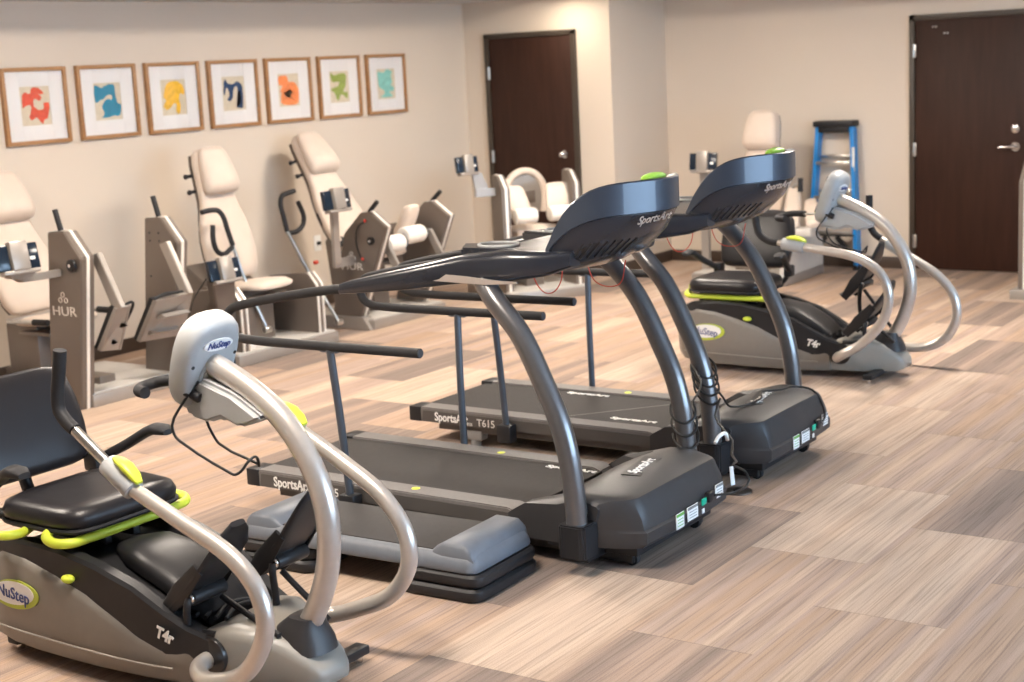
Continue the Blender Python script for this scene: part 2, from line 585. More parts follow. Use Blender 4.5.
def door(name, xw, y0, y1, h, double_knob):
    """door in a wall facing -X; y0<y1 outer frame edges"""
    fw = 0.045
    b = MB()
    b.box((xw - 0.01, y0 + fw / 2, h / 2), (0.05, fw, h), 0.004)
    b.box((xw - 0.01, y1 - fw / 2, h / 2), (0.05, fw, h), 0.004)
    b.box((xw - 0.01, (y0 + y1) / 2, h - fw / 2), (0.05, y1 - y0, fw), 0.004)
    d = b.build(name, DOORF)
    struct(d)
    b = MB()
    b.box((xw - 0.006, (y0 + y1) / 2, (h - fw) / 2 + 0.004), (0.03, y1 - y0 - 2 * fw - 0.006, h - fw - 0.008), 0.002)
    b.build('door_leaf', DOORW, d)
    for z in ((1.80, 1.00, 0.24) if double_knob else (1.78, 1.04, 0.24)):
        b = MB()
        b.cyl((xw - 0.037, y1 - fw + 0.004, z - 0.055), (xw - 0.037, y1 - fw + 0.004, z + 0.055), 0.008, 10)
        b.box((xw - 0.033, y1 - fw - 0.002, z), (0.005, 0.03, 0.108), 0.001)
        b.build('hinge', STEEL, d)
    return d


d1 = door('door_1', X2, 6.935, 7.89, 2.125, False)
b = MB()
yk = 7.085
b.cyl((X2 - 0.02, yk, 1.055), (X2 - 0.03, yk, 1.055), 0.032, 24)
b.cyl((X2 - 0.03, yk, 1.055), (X2 - 0.06, yk, 1.055), 0.013, 16)
b.ell((X2 - 0.075, yk, 1.055), (0.022, 0.028, 0.028))
b.build('door_knob', CHROME, d1)
d2 = door('door_2', XR, 3.3, 4.335, 2.085, True)
b = MB()
yk = 3.47
b.cyl((XR - 0.02, yk, 1.015), (XR - 0.032, yk, 1.015), 0.036, 24)
b.cyl((XR - 0.032, yk, 1.015), (XR - 0.07, yk, 1.015), 0.012, 16)
b.tube([(XR - 0.07, yk - 0.008, 1.015), (XR - 0.073, yk + 0.05, 1.016), (XR - 0.068, yk + 0.12, 1.012)], [0.014, 0.011, 0.009], 12)
b.build('lever_handle', CHROME, d2)
b = MB()
b.cyl((XR - 0.02, yk, 1.155), (XR - 0.036, yk, 1.155), 0.032, 24, 0.003)
b.cyl((XR - 0.036, yk, 1.155), (XR - 0.042, yk, 1.155), 0.014, 16)
b.build('deadbolt', CHROME, d2)
b = MB()
for yy, zz in ((4.14, 1.985), (4.115, 1.985), (4.045, 1.93), (4.02, 1.93)):
    b.ell((XR - 0.022, yy, zz), (0.003, 0.008, 0.008), useg=10, vseg=6)
b.build('screw_mark', STEEL, d2)

# wall outlet behind the chairs
t = thing('wall_outlet', 'white wall outlet plate with a black plug, low on the wall below the frames', 'outlet', (9.04, YL, 0.515))
b = MB(); b.box((0, -0.004, 0), (0.08, 0.008, 0.125), 0.003); b.build('plate', WHITE, t)
b = MB(); b.box((0.0, -0.02, 0.0), (0.028, 0.03, 0.028), 0.004); b.build('plug', BLKPLA, t)

# ------------------------------------------------------------------ framed prints
ARTS = [
    ('coral red', (0.70, 0.09, 0.045), [[(-.82, .55), (-.55, .72), (-.3, .62), (-.1, .95), (.3, .9), (.62, .62), (.3, .62), (.1, .72), (.45, .45), (.3, .25), (-.05, .35), (-.1, .0), (.2, -.2), (.55, -.15), (.6, .12), (.95, .1), (.9, -.3), (.75, -.65), (.5, -.75), (.4, -.95), (.2, -.8), (0, -.6), (-.3, -.72), (-.5, -.55), (-.35, -.35), (-.3, .02), (-.6, .05), (-.85, -.05)]],),
    ('teal blue', (0.0, 0.22, 0.36), [[(-.9, .85), (-.4, .75), (.1, .9), (.55, .85), (.62, .3), (.72, -.1), (.95, -.2), (.85, -.75), (.3, -.8), (-.5, -.9), (-.3, -.65), (-.45, -.3), (-.3, -.05), (.0, .12), (.3, .05), (.35, .3), (0, .35), (-.3, .1), (-.5, .1), (-.9, -.0)]],),
    ('golden yellow', (0.86, 0.50, 0.04), [[(-.7, .3), (-.45, .75), (.1, .9), (.6, .8), (.9, .45), (.85, .1), (.6, .2), (.45, -.1), (.5, -.6), (.35, -.95), (.15, -.8), (.2, -.4), (.0, -.35), (-.3, -.6), (-.6, -.7), (-.85, -.45), (-.6, -.2), (-.75, 0)]],),
    ('navy blue', (0.015, 0.05, 0.13), [[(-.85, .3), (-.7, .85), (-.4, .6), (0, .55), (.35, .7), (.75, .5), (.85, 0), (.8, -.6), (.7, -.9), (.2, -.8), (.5, -.65), (.65, -.2), (.55, .2), (.35, -.05), (.4, .3), (.2, .4), (0, .15), (-.1, -.2), (-.3, -.45), (-.55, -.35), (-.35, -.1), (-.45, .25), (-.6, .35), (-.8, -.1)]],),
    ('orange', (0.88, 0.25, 0.07), [[(-.85, .85), (-.1, .85), (.05, .5), (.6, .45), (.9, .1), (.9, -.7), (.6, -.9), (-.4, -.9), (-.75, -.75), (-.7, -.2), (-.3, -.15), (.1, .05), (.35, -.15), (.0, -.5), (-.3, -.5), (-.45, -.2), (-.8, -.1), (-.55, .3), (-.85, .35)]],),
    ('olive green', (0.27, 0.36, 0.06), [[(-.85, .9), (-.4, .75), (.2, .85), (.75, .75), (.7, .2), (.55, -.1), (.4, -.35), (.85, -.4), (.75, -.8), (.5, -.6), (.1, -.5), (-.1, -.85), (-.35, -.75), (-.45, -.45), (-.85, -.2), (-.6, -.05), (-.1, .05), (0, .35), (-.5, .3), (-.75, .45)]],),
    ('pale turquoise', (0.25, 0.58, 0.52), [[(-.85, .8), (-.3, .75), (.2, .95), (.75, .8), (.6, .5), (.75, .1), (.55, -.1), (.85, -.25), (.8, -.5), (.35, -.55), (.7, -.85), (-.1, -.9), (-.75, -.85), (-.3, -.7), (-.2, -.45), (-.75, -.2), (-.85, .2)]],),
]
PLACE = ['leftmost of the row', 'second from the left', 'third from the left', 'fourth from the left',
         'fifth from the left', 'second from the right', 'rightmost of the row']
random.seed(4)
for i, (cn, colr, polys) in enumerate(ARTS):
    cxf = 6.415 + 0.6035 * i
    t = thing('picture_frame', 'oak framed print of an abstract %s shape, %s' % (cn, PLACE[i]), 'picture', (cxf, YL, 1.743), group='framed prints on the left wall')
    w, h, fw, dp = 0.515, 0.495, 0.026, 0.032
    b = MB()
    for s in (-1, 1):
        b.box((s * (w / 2 - fw / 2), -dp / 2, 0), (fw, dp, h), 0.002)
        b.box((0, -dp / 2, s * (h / 2 - fw / 2)), (w - 2 * fw, dp, fw), 0.002)
    b.build('frame', WOODF, t)
    b = MB()
    pw, ph = 0.118, 0.125
    iw, ih = w / 2 - fw, h / 2 - fw
    zo = 0.004   # print sits slightly above centre
    for s in (-1, 1):
        b.box((s * (iw + pw) / 2, -0.012, 0), (iw - pw, 0.004, 2 * ih), 0.0005)
        b.box((0, -0.012, s * (ih + ph) / 2), (2 * pw, 0.004, ih - ph), 0.0005)
    b.build('mat_board', MATB, t)
    b = MB(); b.box((0, -0.006, 0), (2 * iw, 0.004, 2 * ih), 0)
    pr = b.build('print', PAPER, t)
    b = MB()
    for pl in polys:
        # subdivide and roughen the outline like brushed paint
        pts = []
        n = len(pl)
        for k in range(n):
            p0, p1, p2, p3 = pl[(k - 1) % n], pl[k], pl[(k + 1) % n], pl[(k + 2) % n]
            for q in range(4):
                s = q / 4
                v = []
                for d in (0, 1):
                    v.append(0.5 * (2 * p1[d] + (p2[d] - p0[d]) * s + (2 * p0[d] - 5 * p1[d] + 4 * p2[d] - p3[d]) * s * s + (3 * p1[d] - p0[d] - 3 * p2[d] + p3[d]) * s**3))
                v[0] += random.uniform(-.025, .025); v[1] += random.uniform(-.025, .025)
                pts.append((max(-.97, min(.97, v[0])) * pw, max(-.97, min(.97, v[1])) * ph))
        b.prism(pts, 'y', -0.0095, -0.008, 0)
    b.build('paint_shape', paint('paint_' + cn.replace(' ', '_'), colr), pr)
    b = MB(); b.box((0, -0.02, 0), (2 * iw + 0.004, 0.002, 2 * ih + 0.004), 0)
    b.build('glass_pane', GLASS, t)

# ------------------------------------------------------------------ treadmills


def treadmill(cx_, yoff, label, belt_y):
    t = thing('treadmill', label, 'treadmill', (cx_, 3.6 + yoff, 0), group='treadmills side by side')
    # ---- deck rails
    for s in (-1, 1):
        b = MB()
        b.prism([(0.975, 0.118), (0.975, 0.186), (0.955, 0.192), (-0.40, 0.192), (-0.44, 0.178), (-0.44, 0.118)], 'x', s * 0.262, s * 0.366, 0.005)
        rl = b.build('side_rail', RAILM, t)
        b = MB()
        b.prism([(0.90, 0.121), (0.892, 0.172), (0.885, 0.178), (-0.42, 0.174), (-0.42, 0.121)], 'x', s * 0.366, s * 0.3695, 0.001)
        pn = b.build('rail_panel', RAILS, rl)
        b = MB()
        b.box((s * 0.315, 0.942, 0.155), (0.108, 0.075, 0.076), 0.006)
        b.build('end_cap', BLKPLA, rl)
        b = MB()
        b.cyl((s * 0.305, 0.092, 0.1915), (s * 0.305, 0.092, 0.1928), 0.018, 20)
        b.build('dot_sticker', YELDOT, rl)
        if s < 0:
            text('lettering', 'SportsArt', 0.060, (s * 0.3705, 0.715, 0.150), (0, -1, 0), (0, 0, 1), WHITE, pn, bold=0.0012, sx=0.85)
            text('lettering', 'T615', 0.052, (s * 0.3705, 0.505, 0.142), (0, -1, 0), (0, 0, 1), WHITE, pn)
            text('lettering', 'FITNESS', 0.022, (s * 0.3705, 0.625, 0.130), (0, -1, 0), (0, 0, 1), WHITE, pn)
    # ---- belt
    b = MB()
    b.prism([(0.965, 0.15), (0.968, 0.165), (0.958, 0.178), (0.94, 0.182), (-0.45, 0.182), (-0.45, 0.135), (0.955, 0.135)], 'x', -0.261, 0.261, 0.0015)
    bl = b.build('running_belt', BELT, t)
    text('lettering', 'SportsArt', 0.045, (0.232, belt_y, 0.1828), (0, -1, 0), (1, 0, 0), WHITE, bl, bold=0.0015, sx=1.35)
    if belt_y > 0:
        text('lettering', 'SportsArt', 0.045, (-0.160, belt_y - 0.49, 0.1828), (0, -1, 0), (1, 0, 0), WHITE, bl, bold=0.0015, sx=1.35)
        b = MB(); b.hexa([(-0.245, 0.155, 0.1815), (0.245, -0.265, 0.1815), (0.245, -0.257, 0.1815), (-0.245, 0.163, 0.1815), (-0.245, 0.155, 0.1826), (0.245, -0.265, 0.1826), (0.245, -0.257, 0.1826), (-0.245, 0.163, 0.1826)], 0)
        b.build('belt_seam', RAILM, bl)
    # ---- under frame
    b = MB()
    for s in (-1, 1):
        b.box((s * 0.30, 0.0, 0.10), (0.05, 1.66, 0.045), 0.004)
    for y in (0.6, 0.1, -0.4):
        b.box((0, y, 0.095), (0.6, 0.06, 0.03), 0.003)
    b.prism([(-0.34, 0.05), (-0.34, 0.17), (-0.60, 0.17), (-0.66, 0.05)], 'x', -0.35, 0.35, 0.006)
    b.build('under_frame', RAILS, t)
    for s in (-1, 1):
        b = MB()
        b.box((s * 0.30, 0.62, 0.065), (0.06, 0.11, 0.05), 0.006)
        b.cyl((s * 0.30, 0.62, 0.0), (s * 0.30, 0.62, 0.045), 0.026, 20, 0.004)
        b.build('rear_foot', GREYP, t)
    # ---- motor cover
    xs_ = [-0.352, -0.345, -0.325, -0.305, -0.285, -0.265, -0.24, -0.21, -0.14, -0.06, 0.0, 0.06, 0.14, 0.21, 0.24, 0.265, 0.285, 0.305, 0.325, 0.345, 0.352]
    rings = []

    def frontb(a): return -0.995 + 0.012 * (a / 0.285) ** 2 + (0.17 * min(1.0, (a - 0.285) / 0.062) ** 1.5 if a > 0.285 else 0)
    def frontt(a): return -0.955 + 0.012 * (a / 0.27) ** 2 + (0.11 * min(1.0, (a - 0.27) / 0.075) ** 1.4 if a > 0.27 else 0)
    for x in xs_:
        a = abs(x)
        k = max(0.0, (a - 0.335) / 0.017)
        yfb, yft = frontb(a), frontt(a)
        zm = 0.312 - 0.028 * (a / 0.35) ** 2 - 0.018 * k
        ztf = 0.288 - 0.014 * (a / 0.35) ** 2 - 0.018 * k
        wing = max(0.0, (a - 0.262) / 0.09) if a > 0.262 else 0.0
        wing = min(1.0, wing * 2.2)
        y0 = -0.595 + 0.175 * wing
        z0 = 0.186
        ring = [(x, y0, 0.155 - 0.06 * wing), (x, y0 - 0.002, z0 - 0.003), (x, y0 - 0.02, z0 + 0.010), (x, y0 - 0.05 - 0.03 * wing, z0 + 0.045), (x, -0.665 + 0.02 * wing, zm - 0.022), (x, -0.71, zm - 0.003),
                (x, -0.76, zm), (x, (yft - 0.76) / 2, (zm + ztf) / 2 + 0.003), (x, yft + 0.028, ztf + 0.003), (x, yft + 0.007, ztf - 0.002), (x, yft - 0.002, ztf - 0.012),
                (x, yft + (yfb - yft) * 0.62, 0.205), (x, yfb + 0.012, 0.170), (x, yfb + 0.010, 0.163), (x, yfb, 0.155), (x, yfb + 0.002, 0.112), (x, yfb + 0.02, 0.095), (x, -0.62, 0.095)]
        rings.append(ring)
    rings = [[(px_ * 1.14 + 0.008, py_, pz_) for px_, py_, pz_ in rg] for rg in rings]
    b = MB(); b.rings(rings)
    hd = b.build('motor_cover', HOODM, t, angle=24)
    b = MB()   # chassis below the cover
    b.box((0, -0.76, 0.075), (0.60, 0.34, 0.05), 0.006)
    b.build('chassis', BLKPLA, t)
    b = MB()   # recessed name plate on top
    b.prism([(-0.14, -0.775), (0.12, -0.735), (0.14, -0.80), (-0.11, -0.845)], 'z', 0.0, 0.003, 0.001, M=Matrix.Translation((0, 0, 0.3105)) @ rotx(R(10)) if False else None)
    for v in b.bm.verts:
        v.co.z += 0.3090 + (v.co.y + 0.76) * 0.10
    np_ = b.build('name_plate', SHOWBLK, hd)
    text('lettering', 'SportsArt', 0.055, (0.0, -0.79, 0.3098), (1, 0.13, 0), (-0.13, 1, 0.10), WHITE, np_, bold=0.0008, sx=0.95)
    # lower skirt line
    yb = -0.977
    for (x, z, w, h, mt_, nm) in ((-0.085, 0.140, 0.062, 0.060, WHITE, 'rating_label'), (0.015, 0.145, 0.085, 0.055, WHITE, 'rating_label'), (0.115, 0.160, 0.038, 0.026, GREENL, 'power_switch'), (0.262, 0.165, 0.065, 0.055, WHITE, 'rating_label'), (0.105, 0.125, 0.02, 0.018, WHITE, 'rating_label')):
        yy = frontb(abs(x)) - 0.0015
        b = MB()
        b.box((x, yy, z), (w, 0.004, h), 0.0008)
        lb = b.build(nm, mt_, hd)
        if nm == 'rating_label' and w > 0.05:
            b = MB()
            for q in range(3):
                b.box((x, yy - 0.0023, z + h * 0.10 - q * h * 0.2), (w * 0.7, 0.0006, h * 0.045), 0)
            b.box((x, yy - 0.0023, z + h * 0.38), (w * 0.96, 0.0006, h * 0.2), 0)
            b.build('label_print', GREENP if x < -0.05 else GREYP, lb)
    b = MB(); b.box((0.17, -0.992, 0.165), (0.045, 0.02, 0.04), 0.004); b.build('power_socket', BLKPLA, hd)
    # ---- uprights
    for s in (-1, 1):
        b = MB()
        xx = s * 0.437
        b.tube([(xx, -0.760, 0.09), (xx, -0.759, 0.20), (xx, -0.752, 0.32), (xx, -0.734, 0.455), (xx, -0.700, 0.58), (xx, -0.645, 0.705), (xx, -0.545, 0.895), (xx, -0.44, 1.015), (xx * 0.955, -0.385, 1.075)], 0.0405, 20)
        up = b.build('upright', TUBE, t)
        b = MB()
        b.prism([(xx - s * 0.055, -0.815), (xx + s * 0.040, -0.815), (xx + s * 0.052, -0.80), (xx + s * 0.052, -0.715), (xx + s * 0.040, -0.70), (xx - s * 0.055, -0.70)], 'z', 0.072, 0.200, 0.006, 2)
        b.box((xx - s * 0.06, -0.655, 0.115), (0.03, 0.12, 0.07), 0.005)
        b.build('upright_foot', BLKPLA, up)
        b = MB()
        b.box((s * 0.30, -0.765, 0.065), (0.24, 0.05, 0.045), 0.004)
        b.box((s * 0.275, -0.825, 0.038), (0.022, 0.15, 0.045), 0.004)
        w_ = b.build('wheel_bracket', BLKPLA, t)
        b = MB()
        b.cyl((s * 0.25 - 0.014, -0.88, 0.027), (s * 0.25 + 0.014, -0.88, 0.027), 0.027, 20, 0.004)
        b.cyl((s * 0.25 - 0.02, -0.88, 0.027), (s * 0.25 + 0.038, -0.88, 0.027), 0.007, 12)
        b.build('wheel', RUBBER, w_)
    # ---- handrails
    for s in (-1, 1):
        xx = s * 0.435
        b = MB()
        b.tube([(xx * 0.99, 0.12, 1.035), (xx, 0.33, 1.018), (xx, 0.60, 0.978), (xx, 0.85, 0.930), (xx, 0.910, 0.913), (xx, 0.943, 0.885), (xx, 0.947, 0.85), (xx, 0.930, 0.812), (xx, 0.885, 0.789), (xx, 0.81, 0.783), (xx, 0.5, 0.782), (xx, -0.075, 0.786)], 0.0195, 14)
        hr = b.build('handrail', RUBBER, t)
        b = MB()
        b.cyl((xx, -0.072, 0.786), (xx, -0.079, 0.786), 0.016, 16)
        b.build('rail_end_cap', TUBE2, hr)
        b = MB()
        b.tube([(xx, 0.385, 0.775), (s * 0.415, 0.375, 0.5), (s * 0.40, 0.362, 0.15)], 0.0165, 16)
        b.box((xx, 0.385, 0.762), (0.022, 0.09, 0.005), 0.001)
        ps = b.build('rail_post', TUBE2, t)
        b = MB()
        b.box((s * 0.40, 0.362, 0.118), (0.062, 0.08, 0.088), 0.008)
        b.build('post_bracket', BLKPLA, ps)
        b = MB()
        for yy in (0.42, 0.35):
            b.ell((xx, yy, 0.7605), (0.007, 0.007, 0.005), useg=10, vseg=6)
        b.build('bolt', CHROME, ps)
        # moulded arm cover
        b = MB()
        st = [((xx, 0.30, 1.022), .021, .021), ((xx, 0.25, 1.032), .026, .026), ((xx, 0.10, 1.055), .034, .036), ((xx * .98, -0.05, 1.078), .044, .044), ((xx * .95, -0.30, 1.122), .052, .054),
              ((s * 0.385, -0.50, 1.136), .055, .058), ((s * 0.33, -0.62, 1.140), .05, .045), ((s * 0.28, -0.70, 1.155), .04, .03)]
        b.loft([(c, X_, Z_, a_, b_) for c, a_, b_ in st], p=3.2)
        ac = b.build('arm_cover', BLKGLO, t)
        b = MB()   # silver accent strip, outer face
        if True:
            xo = s * 0.463
            pl = [(-0.155, 1.078), (-0.155, 1.110), (-0.30, 1.102), (-0.47, 1.090), (-0.56, 1.087), (-0.56, 1.081), (-0.42, 1.072)]
            b.prism(pl, 'x', xo - s * 0.006, xo + s * 0.003, 0.0008)
            b.build('accent_strip', SILVER, ac)
    # ---- console tray between the arms
    b = MB()
    b.prism([(-0.33, -0.60), (-0.33, -0.22), (-0.20, -0.14), (-0.14, -0.34), (0.14, -0.34), (0.20, -0.14), (0.33, -0.22), (0.33, -0.60)], 'z', 1.145, 1.186, 0.008)
    tr = b.build('console_tray', BLKGLO, t)
    for s in (-1, 1):
        b = MB(); b.torus((s * 0.235, -0.33, 1.190), 0.082, 0.006, sx=0.8)
        b.build('cup_ring', NSHEAD, tr)
        b = MB(); b.cyl((s * 0.235, -0.33, 1.1865), (s * 0.235, -0.33, 1.1885), 0.066, 28); b.build('cup_well', SHOWBLK, tr)
    # ---- console shell
    yc = -0.60

    def ring_(level):
        out = []
        nf = 30
        for k in range(nf + 1):
            th = PI + PI * k / nf      # from -x round the front (-y) to +x
            cs, sn = math.cos(th), math.sin(th)
            fr = -sn                       # 0 at the sides, 1 at the front
            up_ = 1 - (1 - fr) ** 3.2
            if level == 'top':
                a_, b_, z = 0.325, 0.345, 1.19 + 0.232 * up_
                y = yc + sn * b_
            elif level == 'top_in':
                a_, b_, z = 0.318, 0.338, 1.192 + 0.232 * up_
                y = yc + sn * b_
            elif level == 'band':
                a_, b_, z = 0.330, 0.345, 1.165 + 0.145 * up_
                y = yc + sn * b_
            elif level == 'band_in':
                a_, b_, z = 0.322, 0.335, 1.160 + 0.142 * up_
                y = yc + sn * b_
            elif level == 'm1':
                a_, b_, z = 0.315, 0.285, 1.145 + 0.080 * up_
                y = yc + sn * b_
            elif level == 'm2':
                a_, b_, z = 0.325, 0.215, 1.115 + 0.035 * up_
                y = yc + 0.02 + sn * b_
            elif level == 'neck':
                a_, b_, z = 0.30, 0.14, 1.085 + 0.015 * up_
                y = yc + 0.06 + sn * b_
            out.append(Vector((a_ * cs, y, z)))
        # straight user-side edge
        p0, p1 = out[-1], out[0]
        for k in range(1, 8):
            v = p0.lerp(p1, k / 8)
            if level in ('top', 'top_in', 'band', 'band_in'): v.y += 0.02 * math.sin(PI * k / 8)
            out.append(v)
        return out
    b = MB()
    b.rings([ring_('neck'), ring_('m2'), ring_('m1'), ring_('band_in'), [v + Vector((0, 0, 0.004)) for v in ring_('band_in')]])
    cs_ = b.build('console_shell', BLKGLO, t, angle=45)
    b = MB()
    tp, bd = ring_('top'), ring_('band')
    pan = [Vector((v.x * 0.93, yc + (v.y - yc) * 0.93 - 0.003, v.z - 0.006)) for v in ring_('top')]
    b.rings([bd, tp, [v + Vector((0, 0, 0.003)) for v in ring_('top_in')], pan], center={0: None, -1: (0, -0.79, 1.375)})
    bnd = b.build('console_band', BANDM, cs_, angle=50)
    b = MB()   # display on the user side
    b.box((0, -0.745, 1.335), (0.34, 0.012, 0.15), 0.004, rot=rotx(R(-62)))
    b.build('display_panel', SCREEN, cs_)
    b = MB()
    b.ell((0.03, -0.865, 1.424), (0.085, 0.03, 0.018))
    b.build('lime_knob', LIMEG, cs_)
    # louvre slots moulded into the near underside
    b = MB()
    r1_, r2_ = ring_('m1'), ring_('m2')
    for k in range(5, 13):
        p_, q_ = r1_[k].lerp(r2_[k], 0.15), r1_[k].lerp(r2_[k], 0.95)
        b.tube([p_, q_], 0.0045, 6, smooth=False)
    b.build('louvre', BLKPLA, cs_)
    # logo on the outward face
    text('lettering', 'SportsArt', 0.046, (-0.085, yc - 0.326, 1.284), (1, -0.20, 0.03), (0, -0.45, 1), SILVER, cs_, shear=0.3, bold=0.0006, sx=1.0)
    # cross bar that joins the arms under the console
    b = MB(); b.tube([(-0.33, -0.34, 1.08), (0.33, -0.34, 1.08)], 0.02, 14, smooth=False)
    b.build('cross_bar', BLKPLA, t)
    # ---- red safety cord hanging under the tray
    b = MB()
    b.tube([(0.0, -0.30, 1.13), (0.01, -0.333, 1.002), (0.01, -0.37, 0.968), (0.01, -0.41, 0.972), (0.01, -0.446, 1.014), (0.01, -0.46, 1.12)], 0.0024, 8)
    b.build('safety_cord', REDC, t)
    b = MB()
    b.tube([(0.20, -0.44, 1.12), (0.205, -0.48, 0.995), (0.205, -0.53, 0.972), (0.205, -0.60, 0.985), (0.205, -0.63, 1.08)], 0.0024, 8)
    b.build('safety_cord', REDC, t)
    return t


t1 = treadmill(4.895, 0.0, 'near treadmill, right behind the stacked step platform in the foreground', -0.315)
t2 = treadmill(6.14, 0.075, 'far treadmill, between the near treadmill and the distant recumbent stepper', 0.285)

# cords of the treadmills
b = MB()
import math as _m


def coil(pts_center, rx, turns, tilt, phase=0.0):
    out = []
    n = int(turns * 14)
    for k in range(n + 1):
        s = k / n
        c = Vector(pts_center[0]).lerp(Vector(pts_center[1]), s)
        a = phase + 2 * PI * turns * s
        out.append(c + Vector((math.cos(a) * rx, math.sin(a) * rx, tilt * math.sin(a + 0.7) * rx)))
    return out


pts = coil(((5.332, 2.848, 0.31), (5.332, 2.862, 0.45)), 0.054, 2.6, 0.9, 2.0)
pts += [Vector((5.44, 2.85, 0.47)), Vector((5.58, 2.90, 0.50))]
pts += coil(((5.703, 2.955, 0.55), (5.703, 2.935, 0.42)), 0.055, 3.4, 0.9, 2.5)
pts += [Vector((5.62, 2.86, 0.34)), Vector((5.56, 2.79, 0.30)), Vector((5.50, 2.72, 0.275)), Vector((5.43, 2.69, 0.235)), Vector((5.33, 2.62, 0.238)), Vector((5.255, 2.602, 0.243)), Vector((5.34, 2.59, 0.20)), Vector((5.34, 2.57, 0.165)), Vector((5.24, 2.56, 0.15)), Vector((5.13, 2.575, 0.160)), Vector((5.08, 2.595, 0.168))]
b.tube(pts, 0.005, 8, sub=2)
tag(b.build('power_cord', CORD), 'black power cord coiled round the adjoining uprights and plugged into the near treadmill', 'cord', 'power cords')
b = MB()
pts = [Vector((5.75, 2.92, 0.43)), Vector((5.80, 2.91, 0.38)), Vector((5.87, 2.91, 0.322)), Vector((6.08, 2.86, 0.318)), Vector((6.18, 2.90, 0.325)), Vector((6.28, 2.85, 0.318)), Vector((6.37, 2.83, 0.316)), Vector((6.42, 2.755, 0.295)), Vector((6.41, 2.705, 0.235)), Vector((6.37, 2.675, 0.185)), Vector((6.31, 2.675, 0.165))]
b.tube(pts, 0.005, 8, sub=4)
tag(b.build('power_cord', CORD), 'black power cord lying across the top of the far treadmill motor cover', 'cord', 'power cords')
b = MB(); b.tube([(5.40, 2.75, 0.285), (5.44, 2.75, 0.305), (5.50, 2.75, 0.300), (5.515, 2.75, 0.270)], 0.008, 10)
tag(b.build('cord_clip', WHITE), 'white cord clip hanging between the two treadmills', 'clip')
b = MB(); b.hexa([(5.235, 2.598, 0.165), (5.27, 2.598, 0.160), (5.27, 2.601, 0.160), (5.235, 2.601, 0.165), (5.225, 2.598, 0.245), (5.255, 2.598, 0.24), (5.255, 2.601, 0.24), (5.225, 2.601, 0.245)], 0.0005)
tag(b.build('cord_tag', WHITE), 'white paper tag on the power cord beside the near treadmill', 'tag')
t = thing('floor_outlet', 'round dark floor outlet cover on the carpet beside the near treadmill', 'outlet', (5.665, 2.781, 0))
b = MB(); b.cyl((0, 0, 0), (0, 0, 0.008), 0.062, 28, 0.003); b.build('cover_plate', mat('dark_bronze', (0.10, 0.085, 0.075), 0.35, 0.6, noise=0.05), t)
b = MB(); b.box((0, 0, 0.010), (0.04, 0.03, 0.006), 0.002); b.build('lid', BLKPLA, t)

# ------------------------------------------------------------------ aerobic step
ts = thing('aerobic_step', 'blue-grey aerobic step with black top mat, lying in front of the near treadmill', 'step', (4.215, 3.56, 0), R(2.0))
SW, SL = 0.185, 0.545
b = MB()
# platform body, ends raised as smooth grey shoulders
def rrect(hx, hy, r, z, n=5):
    out = []
    for cx0, cy0, a0 in ((hx - r, hy - r, 0), (-hx + r, hy - r, 90), (-hx + r, -hy + r, 180), (hx - r, -hy + r, 270)):
        for k in range(n + 1):
            a = R(a0 + 90 * k / n)
            out.append((cx0 + math.cos(a) * r, cy0 + math.sin(a) * r, z))
    return out
b.rings([rrect(SW + 0.015, SL, 0.04, 0.105), rrect(SW + 0.02, SL + 0.003, 0.04, 0.112), rrect(SW + 0.015, SL, 0.04, 0.135), rrect(SW, SL - 0.012, 0.035, 0.163), rrect(SW - 0.01, SL - 0.02, 0.03, 0.168)])
for s in (-1, 1):
    rr = []
    for y_, w_, z_ in ((0.0, 0, 0.160), (0.012, 0.004, 0.185), (0.035, 0.006, 0.202), (0.13, 0.006, 0.204), (0.155, 0.004, 0.190), (0.185, 0.0, 0.165)):
        y = s * (SL - 0.012 - y_)
        rr.append([(-SW - w_ + 0.002, y, 0.14), (-SW - w_ + 0.002, y, z_ - 0.012), (-SW - w_ + 0.014, y, z_), (SW + w_ - 0.014, y, z_), (SW + w_ - 0.002, y, z_ - 0.012), (SW + w_ - 0.002, y, 0.14)])
    b.rings(rr)
b.build('platform', STEPG, ts, angle=50)
b = MB(); b.box((0, 0, 0.169), (2 * SW - 0.03, 2 * SL - 0.36, 0.006), 0.002); b.build('top_mat', STEPM, ts)
for s in (-1, 1):
    for k, z in enumerate((0.026, 0.077)):
        o_ = 0.006 * (1 - k)
        r = thing('step_riser', '%s black riser block under the %s end of the blue-grey aerobic step' % (('lower', 'upper')[k], ('near right', 'far left')[s > 0]), 'step riser',
                  (4.215, 3.56, 0), R(2.0), 'riser blocks under the step')
        b = MB()
        yc_ = s * (SL - 0.165)
        for q, (g, zz) in enumerate(((0.0, -0.025), (0.0, -0.02), (0, 0))):
            pass
        hx, hy = SW + 0.022 + o_, 0.185
        rs = [rrect(hx - 0.008, hy - 0.008, 0.045, z - 0.024), rrect(hx, hy, 0.05, z - 0.014), rrect(hx + 0.002, hy + 0.002, 0.05, z), rrect(hx, hy, 0.05, z + 0.014), rrect(hx - 0.01, hy - 0.01, 0.045, z + 0.0235)]
        b.rings([[(p[0], p[1] + yc_, p[2]) for p in rg] for rg in rs])
        b.build('riser_body', BLKPLA, r)
        b = MB()
        b.rings([[(p[0], p[1] + yc_, p[2]) for p in rg] for rg in (rrect(0.11, 0.11, 0.04, z + 0.0232), rrect(0.105, 0.105, 0.04, z + 0.0252))])
        b.build('grip_ridge', RUBBER, r)

# ------------------------------------------------------------------ recumbent steppers


